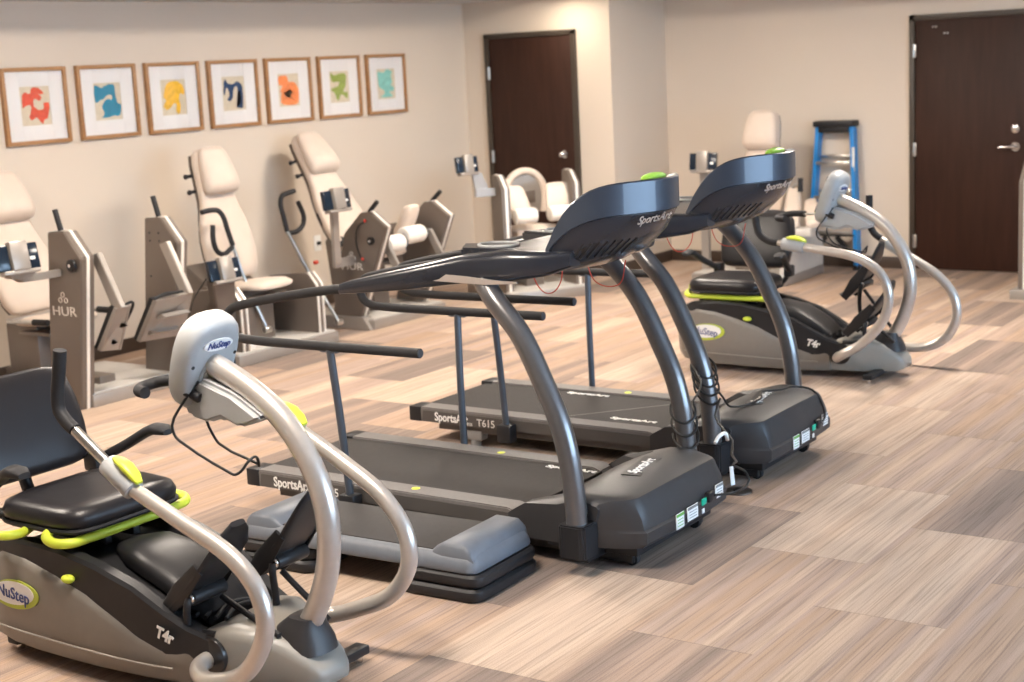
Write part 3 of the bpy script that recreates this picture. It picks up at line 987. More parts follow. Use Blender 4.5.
def stepper(cx_, y0, label, near_arm, far_arm, ped_near, ped_far, swivel):
    t = thing('recumbent_stepper', label, 'exercise machine', (cx_, y0, 0), group='recumbent steppers')

    def shell(stations, top_round=True, n=10):
        """stations (y, halfwidth, zbot, ztop)"""
        rr = []
        for y, w, zb, zt in stations:
            r = min(0.035, w * 0.45, (zt - zb) * 0.3)
            ring = [(-w * 0.90, y, zb), (-w * 0.97, y, zb + (zt - zb) * 0.15)]
            ring += [(-w, y, zb + (zt - zb) * 0.4), (-w * 0.985, y, zt - r)]
            for k in range(1, 5):
                a = PI - (PI / 2) * k / 4
                ring.append((-(w * 0.985 - r) + math.cos(a) * r, y, zt - r + math.sin(a) * r))
            ring += [(-p[0], p[1], p[2]) for p in ring[::-1]]
            rr.append(ring)
        return rr
    grey = [(1.285, .14, .12, .22), (1.27, .20, .085, .28), (1.22, .245, .06, .345), (1.12, .262, .05, .378), (1.0, .268, .045, .368), (.86, .268, .043, .332), (.72, .265, .042, .288), (.60, .258, .042, .232), (.50, .248, .042, .186), (.42, .235, .042, .166), (.36, .222, .042, .166), (.30, .205, .042, .195)]
    b = MB(); b.rings(shell(grey))
    body = b.build('body_shell', NSGREY, t, angle=45)
    # lower skirt ridge
    for s in (-1, 1):
        b = MB()
        b.tube([(s * 0.262, 1.20, 0.115), (s * 0.272, 1.0, 0.112), (s * 0.272, 0.72, 0.108), (s * 0.262, 0.50, 0.104), (s * 0.238, 0.36, 0.10)], 0.0035, 8)
        b.build('skirt_ridge', NSGR2, body)
    black = [(1.24, .20, .2, .375), (1.15, .245, .2, .412), (1.0, .250, .2, .420), (.84, .248, .2, .414), (.68, .245, .18, .385), (.52, .238, .15, .338), (.40, .226, .13, .275), (.32, .208, .13, .232), (.24, .19, .12, .205)]
    b = MB()
    rr = []
    for y, w, zb, zt in black:      # hollow tray: two ridges with a valley
        rr.append([(-w, y, zb), (-w, y, zt - .012), (-w + .01, y, zt), (-w + .045, y, zt), (-w + .07, y, zt - .05), (w - .07, y, zt - .05), (w - .045, y, zt), (w - .01, y, zt), (w, y, zt - .012), (w, y, zb)])
    b.rings(rr)
    tray = b.build('seat_track_cover', BLKPLA, t, angle=35)
    b = MB()   # curved inner hump and rails
    b.loft([((0, y, z), X_, Z_, w, h) for y, z, w, h in ((.78, .36, .06, .03), (.68, .36, .11, .05), (.55, .335, .13, .05), (.42, .27, .12, .045), (.33, .21, .10, .03))])
    b.build('drive_hump', BLKPLA, tray)
    b = MB()
    for s in (-1, 1):
        b.box((s * 0.06, 1.0, 0.395), (0.03, 0.38, 0.03), 0.004)
    b.build('seat_track', BLKPLA, tray)
    # front housing
    front = [(.335, .195, .045, .185), (.27, .188, .045, .222), (.19, .178, .043, .236), (.10, .142, .042, .222), (.02, .110, .042, .19), (-.05, .088, .045, .148), (-.082, .07, .055, .115), (-.092, .05, .065, .095)]
    b = MB(); b.rings(shell(front))
    fh = b.build('front_housing', NSGR2, t, angle=45)
    for s in (-1, 1):
        b = MB(); b.cyl((s * 0.16, 0.245, 0.145), (s * 0.191, 0.245, 0.145), 0.062, 32, 0.004)
        b.build('arm_recess', SHOWBLK, fh)
    # rubber steps ribs in front of the pedals
    b = MB()
    for q in range(4):
        b.tube([(-0.13 + 0.01 * q, 0.36 - 0.035 * q, 0.232 - 0.0 * q), (0, 0.40 - 0.035 * q, 0.240 - 0.0 * q), (0.13 - 0.01 * q, 0.36 - 0.035 * q, 0.232)], 0.007, 8)
    b.build('rib', RUBBER, fh)
    # logo badges and lettering
    for s in (-1, 1):
        b = MB()
        T = Matrix.Translation((s * 0.2685, 1.045, 0.238)) @ rotx(R(-4))
        b.cyl((0, 0, 0), (s * 0.003, 0, 0), 1.0, 40, M=T @ Matrix.Diagonal((1, 0.118, 0.050, 1)))
        bg_ = b.build('badge', LOGOGR, body)
        b = MB()
        T2 = Matrix.Translation((s * 0.2705, 1.053, 0.242)) @ rotx(R(-4))
        b.cyl((0, 0, 0), (s * 0.003, 0, 0), 1.0, 40, M=T2 @ Matrix.Diagonal((1, 0.104, 0.040, 1)))
        b.build('badge_face', WHITE, bg_)
        text('lettering', 'NuStep', 0.058, (s * 0.2745, 1.052, 0.239), (0, s, 0.1 * -1 if s > 0 else -0.1), (0, 0, 1), LOGOBL, bg_, bold=0.0006, sx=0.92)
        text('lettering', 'T4r', 0.055, (s * 0.2355, 0.390, 0.203), (s * 0.1, s, -0.12 if s < 0 else -0.12), (0, 0.0, 1), WHITE, tray, bold=0.002, shear=0.3)
        b = MB(); b.ell((s * 0.258, 0.785, 0.328), (0.018, 0.026, 0.014)); b.build('seat_latch', LIME, body)
    # stabiliser bar with levelling feet
    for yy, w in ((0.045, 0.285), (1.16, 0.22)):
        b = MB(); b.box((0, yy, 0.04), (2 * w, 0.055, 0.03), 0.005)
        st = b.build('stabiliser', BLKPLA, t)
        for s in (-1, 1):
            b = MB(); b.cyl((s * (w - 0.03), yy, 0.0), (s * (w - 0.03), yy, 0.028), 0.016, 16, 0.003)
            b.build('levelling_foot', CHROME, st)
    # column boot and column
    b = MB()
    b.loft([((0, 0.045, 0.15), X_, Y_, .085, .115), ((0, 0.045, 0.185), X_, Y_, .080, .105), ((0, 0.03, 0.225), X_, Y_, .062, .07), ((0, 0.01, 0.255), X_, Y_, .050, .050)])
    b.build('column_boot', HOODM, t)
    b = MB()
    b.tube([(0, 0.045, 0.17), (0, -0.03, 0.28), (0, -0.082, 0.40), (0, -0.102, 0.52), (0, -0.090, 0.64), (0, -0.036, 0.76), (0, 0.055, 0.868), (0, 0.16, 0.938), (0, 0.26, 0.985), (0, 0.335, 1.015)], 0.036, 20)
    cl = b.build('column', NSTUBE, t)
    b = MB()   # gusset housing below the head
    b.prism([(0.08, 0.87), (0.20, 0.935), (0.36, 0.98), (0.415, 0.89), (0.395, 0.85), (0.31, 0.835), (0.25, 0.855), (0.18, 0.832), (0.12, 0.85)], 'x', -0.056, 0.056, 0.014, 3)
    b.build('gusset_cover', NSHEAD, cl)
    # display head
    tilt = R(22)
    T = Matrix.Translation((0, 0.362, 1.020)) @ rotx(tilt) @ Matrix.Identity(4)
    def egg(w, h, y, sc=1.0, n=32):
        w *= 0.86; h *= 0.95
        out = []
        for k in range(n):
            a = 2 * PI * k / n
            ct, st_ = math.cos(a), math.sin(a)
            x = math.copysign(abs(ct) ** 0.72, ct) * w * sc
            z = math.copysign(abs(st_) ** 0.72, st_) * h * sc
            x *= 1.0 - 0.10 * (-z / h)
            out.append((x, y, z))
        return out
    b = MB()
    b.rings([egg(.128, .168, -0.045, .70), egg(.128, .168, -0.043, .86), egg(.128, .168, -0.030, .965), egg(.128, .168, -0.010), egg(.128, .168, 0.018), egg(.128, .168, 0.030, .96), egg(.128, .168, 0.033, .88)], M=T)
    hd = b.build('display_head', NSHEAD, t, angle=50)
    b = MB(); b.box((0, 0.035, 0.01), (0.17, 0.006, 0.22), 0.003, M=T); b.build('display_screen', SCREEN, hd)
    b = MB()
    b.cyl((0, -0.0455, 0.075), (0, -0.050, 0.075), 1, 36, M=T @ Matrix.Translation((0, 0, 0.075)) @ Matrix.Diagonal((0.060, 1, 0.020, 1)) @ Matrix.Translation((0, 0, -0.075)))
    bd2 = b.build('badge', WHITE, hd)
    o_ = T @ Vector((0, -0.0515, 0.075)); xd = T.to_3x3() @ Vector((1, 0, 0)); yd = T.to_3x3() @ Vector((0, 0, 1))
    text('lettering', 'NuStep', 0.031, o_, xd, yd, LOGOBL, bd2, shear=0.25, bold=0.0006)
    b = MB()
    for x_, z_ in ((-0.085, 0.01), (0.085, 0.03), (-0.085, -0.085)):
        b.cyl((x_, -0.030, z_), (x_, -0.046, z_), 0.006, 12, M=T)
    b.build('screw', BLKPLA, hd)
    b = MB()   # mounting collar on the back of the head
    b.torus((0, -0.043, -0.03), 0.045, 0.008, rot=rotx(R(90)), M=T)
    b.cyl((0, -0.035, -0.03), (0, -0.055, -0.03), 0.04, 28, 0.004, M=T)
    b.build('mount_collar', NSHEAD, hd)
    b = MB(); b.cyl((-0.062, -0.03, -0.085), (-0.062, -0.075, -0.085), 0.016, 16, 0.004, M=T)
    b.build('cable_plug', BLKPLA, hd)
    # wire holder
    wr = [(-0.055, 0.33, 0.965), (-0.085, 0.375, 0.90), (-0.10, 0.415, 0.83), (-0.10, 0.405, 0.795), (-0.10, 0.37, 0.775), (-0.10, 0.19, 0.708), (-0.095, 0.17, 0.700), (-0.085, 0.15, 0.712), (-0.07, 0.135, 0.738), (-0.05, 0.13, 0.748), (-0.02, 0.145, 0.735), (0.0, 0.16, 0.705), (0.02, 0.19, 0.705), (0.035, 0.36, 0.745), (0.04, 0.385, 0.765), (0.04, 0.41, 0.81), (0.035, 0.40, 0.87)]
    b = MB(); b.tube(wr, 0.0045, 8, sub=3)
    b.build('wire_holder', BLKPLA, hd)
    # padded hook handle on the far side of the head with its lime release
    b = MB(); b.tube([(0.09, 0.40, 0.925), (0.12, 0.47, 0.91), (0.13, 0.56, 0.905)], 0.008, 10)
    b.torus((0.128, 0.56, 0.905), 0.028, 0.004)
    hk = b.build('handle_bracket', STEEL, hd)
    b = MB(); b.tube([(0.13, 0.58, 0.905), (0.13, 0.66, 0.905), (0.115, 0.715, 0.895), (0.075, 0.73, 0.888), (0.035, 0.705, 0.885), (0.02, 0.66, 0.885)], 0.019, 14)
    b.build('hook_grip', RUBBER, hk)
    b = MB(); b.loft([((0.12, 0.44, 0.935), X_, Z_, .018, .008), ((0.115, 0.475, 0.93), X_, Z_, .02, .01), ((0.11, 0.51, 0.918), X_, Z_, .012, .006)])
    b.build('release_tab', LIME, hk)
    # ---- arms
    for s, arm in ((-1, near_arm), (1, far_arm)):
        x = s * 0.31
        pts = [(s * 0.14, 0.26, 0.135), (s * 0.24, 0.24, 0.132)] + [(x, p[0], p[1]) for p in arm['path']]
        rs = [0.027] * (len(pts) - 3) + [0.0265, 0.024, 0.022]
        b = MB(); b.tube(pts, rs, 18, sub=8)
        ar = b.build('arm_tube', NSTUBE, t)
        p0, p1 = Vector((x, *arm['sleeve'][0])), Vector((x, *arm['sleeve'][1]))
        d = (p1 - p0).normalized()
        b = MB(); b.cyl(p0, p1, 0.034, 24, 0.004); sl = b.build('sleeve', NSHEAD, ar)
        b = MB()
        nrm = d.cross(X_).normalized()
        if nrm.z < 0: nrm = -nrm
        c = p0.lerp(p1, 0.3)
        b.loft([(c + nrm * 0.036 - d * 0.045, X_, nrm, .012, .006), (c + nrm * 0.042 - d * 0.02, X_, nrm, .02, .011), (c + nrm * 0.046 + d * 0.02, X_, nrm, .023, .012), (c + nrm * 0.042 + d * 0.055, X_, nrm, .018, .009), (c + nrm * 0.036 + d * 0.075, X_, nrm, .008, .004)])
        b.build('release_lever', LIME, sl)
        b = MB(); b.tube([p1, p1 + (Vector((x, *arm['grip'][0])) - p1) * 0.98], 0.0165, 16, smooth=False)
        b.build('inner_tube', STEEL, ar)
        b = MB(); b.tube([(x, *q) for q in arm['grip']], 0.0205, 16)
        b.build('hand_grip', RUBBER, ar)
    # ---- pedals and rods
    for s, pd in ((-1, ped_near), (1, ped_far)):
        x = s * 0.115
        bt, tp_ = Vector((x, *pd['bottom'])), Vector((x, *pd['top']))
        d = (tp_ - bt); L_ = d.length; d.normalize()
        nrm = Vector((0, d.z, -d.y))          # towards the seat (+y)
        if nrm.y < 0: nrm = -nrm
        b = MB()
        b.loft([(bt + nrm * 0.045, X_, nrm, .070, .010), (bt + d * 0.005 + nrm * 0.018, X_, nrm, .080, .014), (bt + d * L_ * 0.15, X_, nrm, .085, .015), (bt + d * L_ * 0.5 - nrm * 0.008, X_, nrm, .088, .015), (bt + d * L_ * 0.8, X_, nrm, .080, .014), (bt + d * L_ * 0.93 + nrm * 0.012, X_, nrm, .056, .012), (tp_ + nrm * 0.02, X_, nrm, .030, .010)], n=28, p=3.0)
        for e in (-1, 1):
            b.loft([(bt + d * 0.0 + X_ * e * 0.075 + nrm * 0.012, X_, nrm, .006, .02), (bt + d * L_ * 0.3 + X_ * e * 0.080 + nrm * 0.004, X_, nrm, .006, .035), (bt + d * L_ * 0.6 + X_ * e * 0.080, X_, nrm, .006, .022)])
        pl = b.build('pedal', BLKPLA, t)
        pv = bt.lerp(tp_, 0.33) - nrm * 0.03
        b = MB(); b.torus(pv + X_ * (-0.072), 0.014, 0.005, rot=roty(R(90))); b.cyl(pv - X_ * 0.075, pv + X_ * 0.075, 0.009, 14)
        b.build('pivot_bolt', CHROME, pl)
        b = MB(); b.cyl(pv + X_ * -0.07, pv + X_ * 0.07, 0.024, 20, 0.004)
        b.box(pv + nrm * 0.015, (0.05, 0.04, 0.06), 0.006)
        b.build('pedal_bracket', BLKPLA, pl)
        b = MB()
        xr = x - 0.085 if s < 0 else x - 0.08
        el = Vector((xr + 0.02, pv.y + 0.015, pv.z - 0.10))
        b.tube([pv - X_ * 0.075, (xr, pv.y - 0.0, pv.z - 0.02), el, (xr + 0.03, 0.23 if s < 0 else 0.20, 0.21)], 0.012, 12, sub=4)
        b.build('link_rod', BLKPLA, pl)
        b = MB()
        ys = pd.get('strut', -0.02)
        b.tube([(x - 0.05 * s, pv.y - 0.01, pv.z - 0.03), (x - 0.03 * s, ys, 0.21)], 0.010, 10, smooth=False)
        b.build('link_rod', BLKPLA, pl)
    # ---- swivel seat (all parts turn about the seat post)
    S = Matrix.Translation((0, 0.97, 0)) @ rotz(swivel) @ Matrix.Translation((0, -0.97, 0))
    b = MB()
    b.cyl((0, 0.97, 0.39), (0, 0.97, 0.45), 0.09, 28, 0.006)
    b.box((0, 0.99, 0.445), (0.36, 0.34, 0.035), 0.01, M=S)
    b.build('seat_base', BLKPLA, t)
    b = MB()
    b.loft([((0, 0.955, 0.462), X_, Y_, .215, .185), ((0, 0.955, 0.475), X_, Y_, .240, .208), ((0, 0.955, 0.505), X_, Y_, .245, .212), ((0, 0.955, 0.53), X_, Y_, .235, .202), ((0, 0.955, 0.545), X_, Y_, .205, .172), ((0, 0.965, 0.541), X_, Y_, .15, .12)], n=40, p=5, M=S)
    seat = b.build('seat_cushion', SEATV, t, angle=60)
    b = MB(); b.loft([((0, 0.955, 0.4645), X_, Y_, .246, .213), ((0, 0.955, 0.472), X_, Y_, .249, .216), ((0, 0.955, 0.478), X_, Y_, .246, .213)], n=40, p=5, M=S)
    b.build('seat_piping', RUBBER, seat)
    def bp(z): return 1.215 + (z - 0.56) * 0.34
    b = MB()
    b.loft([((0, bp(z), z), X_, (0, 1, -0.34), w, h) for z, w, h in ((.555, .14, .02), (.562, .19, .034), (.59, .222, .042), (.68, .236, .044), (.77, .236, .042), (.845, .222, .038), (.885, .185, .030), (.897, .13, .018))], n=40, p=4.5, M=S)
    back = b.build('backrest', SEATV, t, angle=60)
    b = MB(); b.loft([((0, bp(z) + 0.035, z), X_, (0, 1, -0.34), w, h) for z, w, h in ((.56, .16, .018), (.60, .21, .022), (.74, .22, .022), (.84, .20, .018), (.88, .14, .012))], n=32, p=4.5, M=S)
    b.build('backrest_shell', BLKPLA, back)
    b = MB(); b.tube([(0, 1.12, 0.45), (0, 1.25, 0.46), (0, 1.29, 0.52), (0, 1.30, 0.66)], 0.022, 12, M=S)
    b.build('back_post', BLKPLA, back)
    for s in (-1, 1):
        b = MB()
        b.loft([((s * 0.235, 1.20, 0.545), X_, Z_, .022, .022), ((s * 0.255, 1.15, 0.572), X_, Z_, .016, .018), ((s * 0.275, 1.07, 0.612), X_, Z_, .018, .020), ((s * 0.295, 0.99, 0.658), X_, Z_, .024, .020), ((s * 0.300, 0.95, 0.674), X_, Z_, .032, .020), ((s * 0.303, 0.905, 0.674), X_, Z_, .033, .018), ((s * 0.303, 0.885, 0.667), X_, Z_, .022, .010)], p=2.6, M=S)
        ar = b.build('armrest', RUBBER, t)
        b = MB(); b.box((s * 0.235, 1.205, 0.545), (0.05, 0.07, 0.07), 0.012, M=S); b.tube([(s * 0.235, 1.205, 0.54), (s * 0.20, 1.19, 0.48), (s * 0.14, 1.12, 0.45)], 0.016, 10, M=S)
        b.build('armrest_pivot', BLKPLA, ar)
    b = MB()
    b.tube([(-0.235, 0.885, 0.462), (-0.262, 0.865, 0.455), (-0.266, 0.825, 0.443), (-0.235, 0.79, 0.438), (-0.16, 0.78, 0.437), (0, 0.78, 0.437), (0.20, 0.785, 0.437), (0.275, 0.80, 0.438), (0.303, 0.84, 0.443), (0.29, 0.885, 0.448), (0.24, 0.905, 0.45), (0.16, 0.92, 0.45)], 0.0165, 14, M=S)
    b.build('seat_release_bar', LIME, t)
    b = MB()
    b.tube([(-0.20, 1.02, 0.452), (-0.275, 0.975, 0.458), (-0.315, 0.985, 0.46), (-0.335, 1.03, 0.462), (-0.32, 1.12, 0.464), (-0.25, 1.17, 0.464)], 0.0155, 12, M=S)
    b.build('swivel_release_bar', LIME, t)
    return t


stepper(3.18, 3.0, 'large grey recumbent stepper cropped by the left edge of the foreground', 
        dict(path=[(0.13, 0.135), (-0.01, 0.18), (-0.088, 0.265), (-0.122, 0.36), (-0.100, 0.452), (-0.02, 0.53), (0.187, 0.615), (0.385, 0.692)],
             sleeve=((0.37, 0.685), (0.475, 0.755)), grip=[(0.61, 0.845), (0.645, 0.868), (0.672, 0.90), (0.672, 0.95), (0.655, 1.02), (0.640, 1.088)]),
        dict(path=[(0.20, 0.115), (0.07, 0.160), (-0.07, 0.232), (-0.145, 0.34), (-0.140, 0.445), (-0.06, 0.55), (0.09, 0.64), (0.25, 0.72), (0.30, 0.742)],
             sleeve=((0.275, 0.73), (0.375, 0.79)), grip=[(0.46, 0.835), (0.53, 0.868), (0.56, 0.90), (0.565, 0.96), (0.56, 1.02)]),
        dict(bottom=(0.43, 0.235), top=(0.14, 0.545), strut=0.05), dict(bottom=(0.28, 0.30), top=(0.03, 0.60), strut=0.0), 0.0)
stepper(8.14, 3.0, 'smaller distant recumbent stepper, its seat swivelled sideways, in front of the brown door', 
        dict(path=[(0.20, 0.155), (0.08, 0.225), (0.0, 0.30), (-0.07, 0.40), (-0.09, 0.53), (-0.04, 0.64), (0.08, 0.715), (0.30, 0.755), (0.44, 0.772)],
             sleeve=((0.40, 0.766), (0.53, 0.785)), grip=[(0.56, 0.79), (0.62, 0.80), (0.67, 0.835), (0.69, 0.89), (0.695, 1.0)]),
        dict(path=[(0.12, 0.115), (0.0, 0.105), (-0.12, 0.125), (-0.21, 0.185), (-0.265, 0.30), (-0.25, 0.42), (-0.16, 0.535), (-0.04, 0.615), (0.06, 0.67)],
             sleeve=((0.06, 0.67), (0.15, 0.725)), grip=[(0.185, 0.745), (0.225, 0.775), (0.25, 0.82), (0.256, 0.90), (0.256, 1.0)]),
        dict(bottom=(0.20, 0.25), top=(-0.06, 0.55), strut=-0.04), dict(bottom=(0.30, 0.42), top=(0.09, 0.74), strut=0.0), R(-90))

# ------------------------------------------------------------------ strength machines


def pad_chair(t, x, ys, zs, y1, z1, headw=0.155, bodyw=0.235, headthick=0.075, M=None, seat=True, seat_len=0.40):
    """upholstered chair, seat rear at (ys, zs), head top at (y1, z1); faces -y"""
    d = Vector((0, y1 - ys, z1 - zs)); L_ = d.length; d.normalize()
    n = Vector((0, -d.z, d.y))     # front normal
    o = Vector((x, ys, zs))
    prof = [(0.00, .6, .025), (0.02, .80, .040), (0.08, .93, .048), (0.20, 1.0, .050), (0.32, .98, .050), (0.44, .88, .048), (0.54, .74, .046), (0.62, .66, .044), (0.72, .64, .042), (0.9, .62, .040), (0.97, .55, .036), (1.0, .40, .02)]
    b = MB()
    b.loft([(o + d * L_ * s, X_, n, bodyw * w, th) for s, w, th in prof], n=32, p=3.2, M=M)
    bk = b.build('backrest', CREAM, t, angle=60)
    b = MB()
    hp = [(0.645, .75, .02), (0.655, .98, .05), (0.70, 1.06, headthick * 0.95), (0.78, 1.04, headthick * 0.88), (0.88, .95, headthick * 0.7), (0.96, .82, headthick * 0.55), (1.0, .62, headthick * 0.4), (1.012, .35, 0.012)]
    b.loft([(o + d * L_ * s + n * (0.035 + th * 0.5), X_, n, headw * w, th) for s, w, th in hp], n=32, p=2.6, M=M)
    b.build('headrest', CREAM, bk, angle=60)
    b = MB()
    b.loft([(o + d * L_ * s - n * 0.055, X_, n, bodyw * w * 0.9, .012) for s, w, th in prof[1:-1]], n=24, p=3, M=M)
    b.build('back_shell', HURM, bk)
    for s in (0.70, 0.82):
        b = MB()
        p = o + d * L_ * s - X_ * (headw * 0.9) - n * 0.05
        b.cyl(p, p - X_ * 0.035 - n * 0.02, 0.012, 12); b.ell(p - X_ * 0.04 - n * 0.02, (0.018, 0.018, 0.018), useg=12, vseg=8)
        if M is not None: bmesh.ops.transform(b.bm, matrix=M, verts=b.bm.verts)
        b.build('adjuster_knob', BLKPLA, bk)
    if seat:
        b = MB()
        b.loft([((x, ys + 0.02, zs - 0.05), X_, Z_, .13, .02), ((x, ys - 0.02, zs - 0.045), X_, Z_, .18, .028), ((x, ys - seat_len * 0.4, zs - 0.035), X_, Z_, .205, .033), ((x, ys - seat_len * 0.8, zs - 0.025), X_, Z_, .20, .033), ((x, ys - seat_len, zs - 0.03), X_, Z_, .17, .027), ((x, ys - seat_len - 0.015, zs - 0.035), X_, Z_, .12, .015)], n=32, p=3, M=M)
        st = b.build('seat', CREAM, t, angle=60)
        b = MB(); b.box((x, ys - seat_len * 0.45, zs - 0.105), (0.34, seat_len * 0.8, 0.02), 0.004, M=M); b.build('seat_pan', HURM, st)
    return bk


def column_(t, x0, x1, prof, name='column', logo=None, M=None, stripe=True):
    """side column: prof = (y,z) outline from bottom front clockwise: bottom-front, top-front, chamfer, top-back, bottom-back"""
    b = MB(); b.prism(prof, 'x', x0, x1, 0.006, 2, M=M)
    c = b.build(name, HURM, t)
    # bright edge trim following the front, chamfer and top
    xm = (x0 + x1) / 2
    if stripe:
        b = MB()
        pts = [Vector((0, *p)) for p in prof[:4]]
        for k in range(3):
            a_, e_ = pts[k], pts[k + 1]
            dd = (e_ - a_).normalized(); nn = Vector((0, dd.z, -dd.y))
            if k == 0 and nn.y > 0: nn = -nn
            if nn.y > 0 and k < 2: nn = -nn
            if k == 2 and nn.z < 0: nn = -nn
            q = [a_ - nn * 0.004, e_ - nn * 0.004, e_ + nn * 0.005, a_ + nn * 0.005]
            for (xa, xb_, h_) in ((xm - 0.011, xm + 0.011, 1),):
                b.prism([(v.y, v.z) for v in q], 'x', xa, xb_, 0.001, 1, M=M)
        b.build('edge_trim', ALU, c)
    if logo:
        (ly, lz, sz) = logo
        lt = text('lettering', 'HUR', sz, (x0 - 0.0015, ly, lz), (0, -1, 0), (0, 0, 1), ALU, c, sx=1.35)
        b = MB()
        for (py, pz, r) in ((0, 0.115, 0.016), (0.028, 0.078, 0.016), (-0.028, 0.078, 0.016)):
            k = sz / 0.09
            b.torus((x0 - 0.002, ly + py * k, lz + pz * k), r * k, 0.0028, rot=roty(R(90)), seg=20, ts=6)
        em = b.build('emblem', ALU, c)
        if M is not None:
            lt.data.transform(M); em.data.transform(M)
    return c


def lever(t, p0, p1, M=None):
    b = MB(); b.tube([p0, Vector(p0).lerp(Vector(p1), 0.25)], 0.009, 10, smooth=False, M=M)
    l = b.build('lever', STEEL, t)
    b = MB(); b.tube([Vector(p0).lerp(Vector(p1), 0.1), p1], 0.0165, 12, smooth=False, M=M); b.build('lever_grip', RUBBER, l)


def display(t, c, w=0.25, h=0.14, yaw=0.0, pitch=0.0, arm=None, M=None):
    T = Matrix.Translation(c) @ rotz(yaw) @ rotx(pitch)
    if M is not None: T = M @ T
    b = MB(); b.box((0, 0, 0), (w, 0.035, h), 0.006, M=T)
    d = b.build('display_unit', SCREEN, t)
    b = MB(); b.box((0, -0.022, 0.006), (w * 0.42, 0.05, h * 1.12), 0.008, M=T)
    b.box((0, -0.01, -h * 0.58), (w * 0.86, 0.06, 0.022), 0.005, M=T)
    b.build('display_bracket', HURL, d)
    b = MB(); b.box((w * 0.33, -0.0185, -h * 0.1), (w * 0.12, 0.002, h * 0.12), 0.0005, M=T); b.build('screen_mark', WHITE, d)
    if arm:
        b = MB()
        for a_, e_, r in arm:
            v = Vector(e_) - Vector(a_)
            b.tube([a_, e_], r, 4, smooth=False, M=M)
        b.build('display_arm', HURL, d)
    return d


def platform(t, x0, x1, y0, y1, M=None, z=0.075):
    b = MB(); b.box(((x0 + x1) / 2, (y0 + y1) / 2, z / 2), (x1 - x0, y1 - y0, z), 0.006, M=M)
    p = b.build('base_platform', HURL, t)
    b = MB(); b.box(((x0 + x1) / 2, (y0 + y1) / 2 - 0.02, z + 0.004), (x1 - x0 - 0.03, y1 - y0 - 0.08, 0.012), 0.003, M=M)
    b.build('foot_plate', PLAT, p)
    return p


# -- machine 1: two columns with foot pedals, chair behind
m1 = thing('leg_machine', 'leg machine with two tall taupe columns and angled foot plates, leftmost along the wall', 'exercise machine', (5.95, 7.3, 0), group='strength machines along the wall')
o1 = Matrix.Translation((-5.95, -7.3, 0))
PR1 = [(6.945, 0.0), (6.815, 0.895), (6.945, 1.045), (7.085, 1.040), (7.215, 0.0)]
platform(m1, 5.66, 6.42, 6.92, 7.75, M=o1)
cA = column_(m1, 5.585, 5.685, PR1, logo=(7.005, 0.58, 0.078), M=o1)
cB = column_(m1, 6.32, 6.41, PR1, M=o1)
lever(cA, (5.635, 7.02, 1.03), (5.635, 7.06, 1.165), M=o1)
lever(cB, (6.365, 7.00, 1.03), (6.365, 7.04, 1.17), M=o1)
b = MB(); b.cyl((5.580, 6.885, 0.855), (5.560, 6.885, 0.855), 0.036, 24, 0.004, M=o1); b.build('pivot_dial', BLKPLA, cA)
b = MB(); b.cyl((5.562, 6.885, 0.855), (5.552, 6.885, 0.855), 0.011, 16, M=o1); b.build('dial_centre', CHROME, cA)
b = MB()
for yy, zz in ((7.05, 0.95), (7.05, 0.90), (6.97, 0.95), (6.97, 0.90), (7.07, 0.68)):
    b.ell((6.318, yy, zz), (0.004, 0.007, 0.007), useg=8, vseg=6, M=o1)
b.build('bolt', BLKPLA, cB)
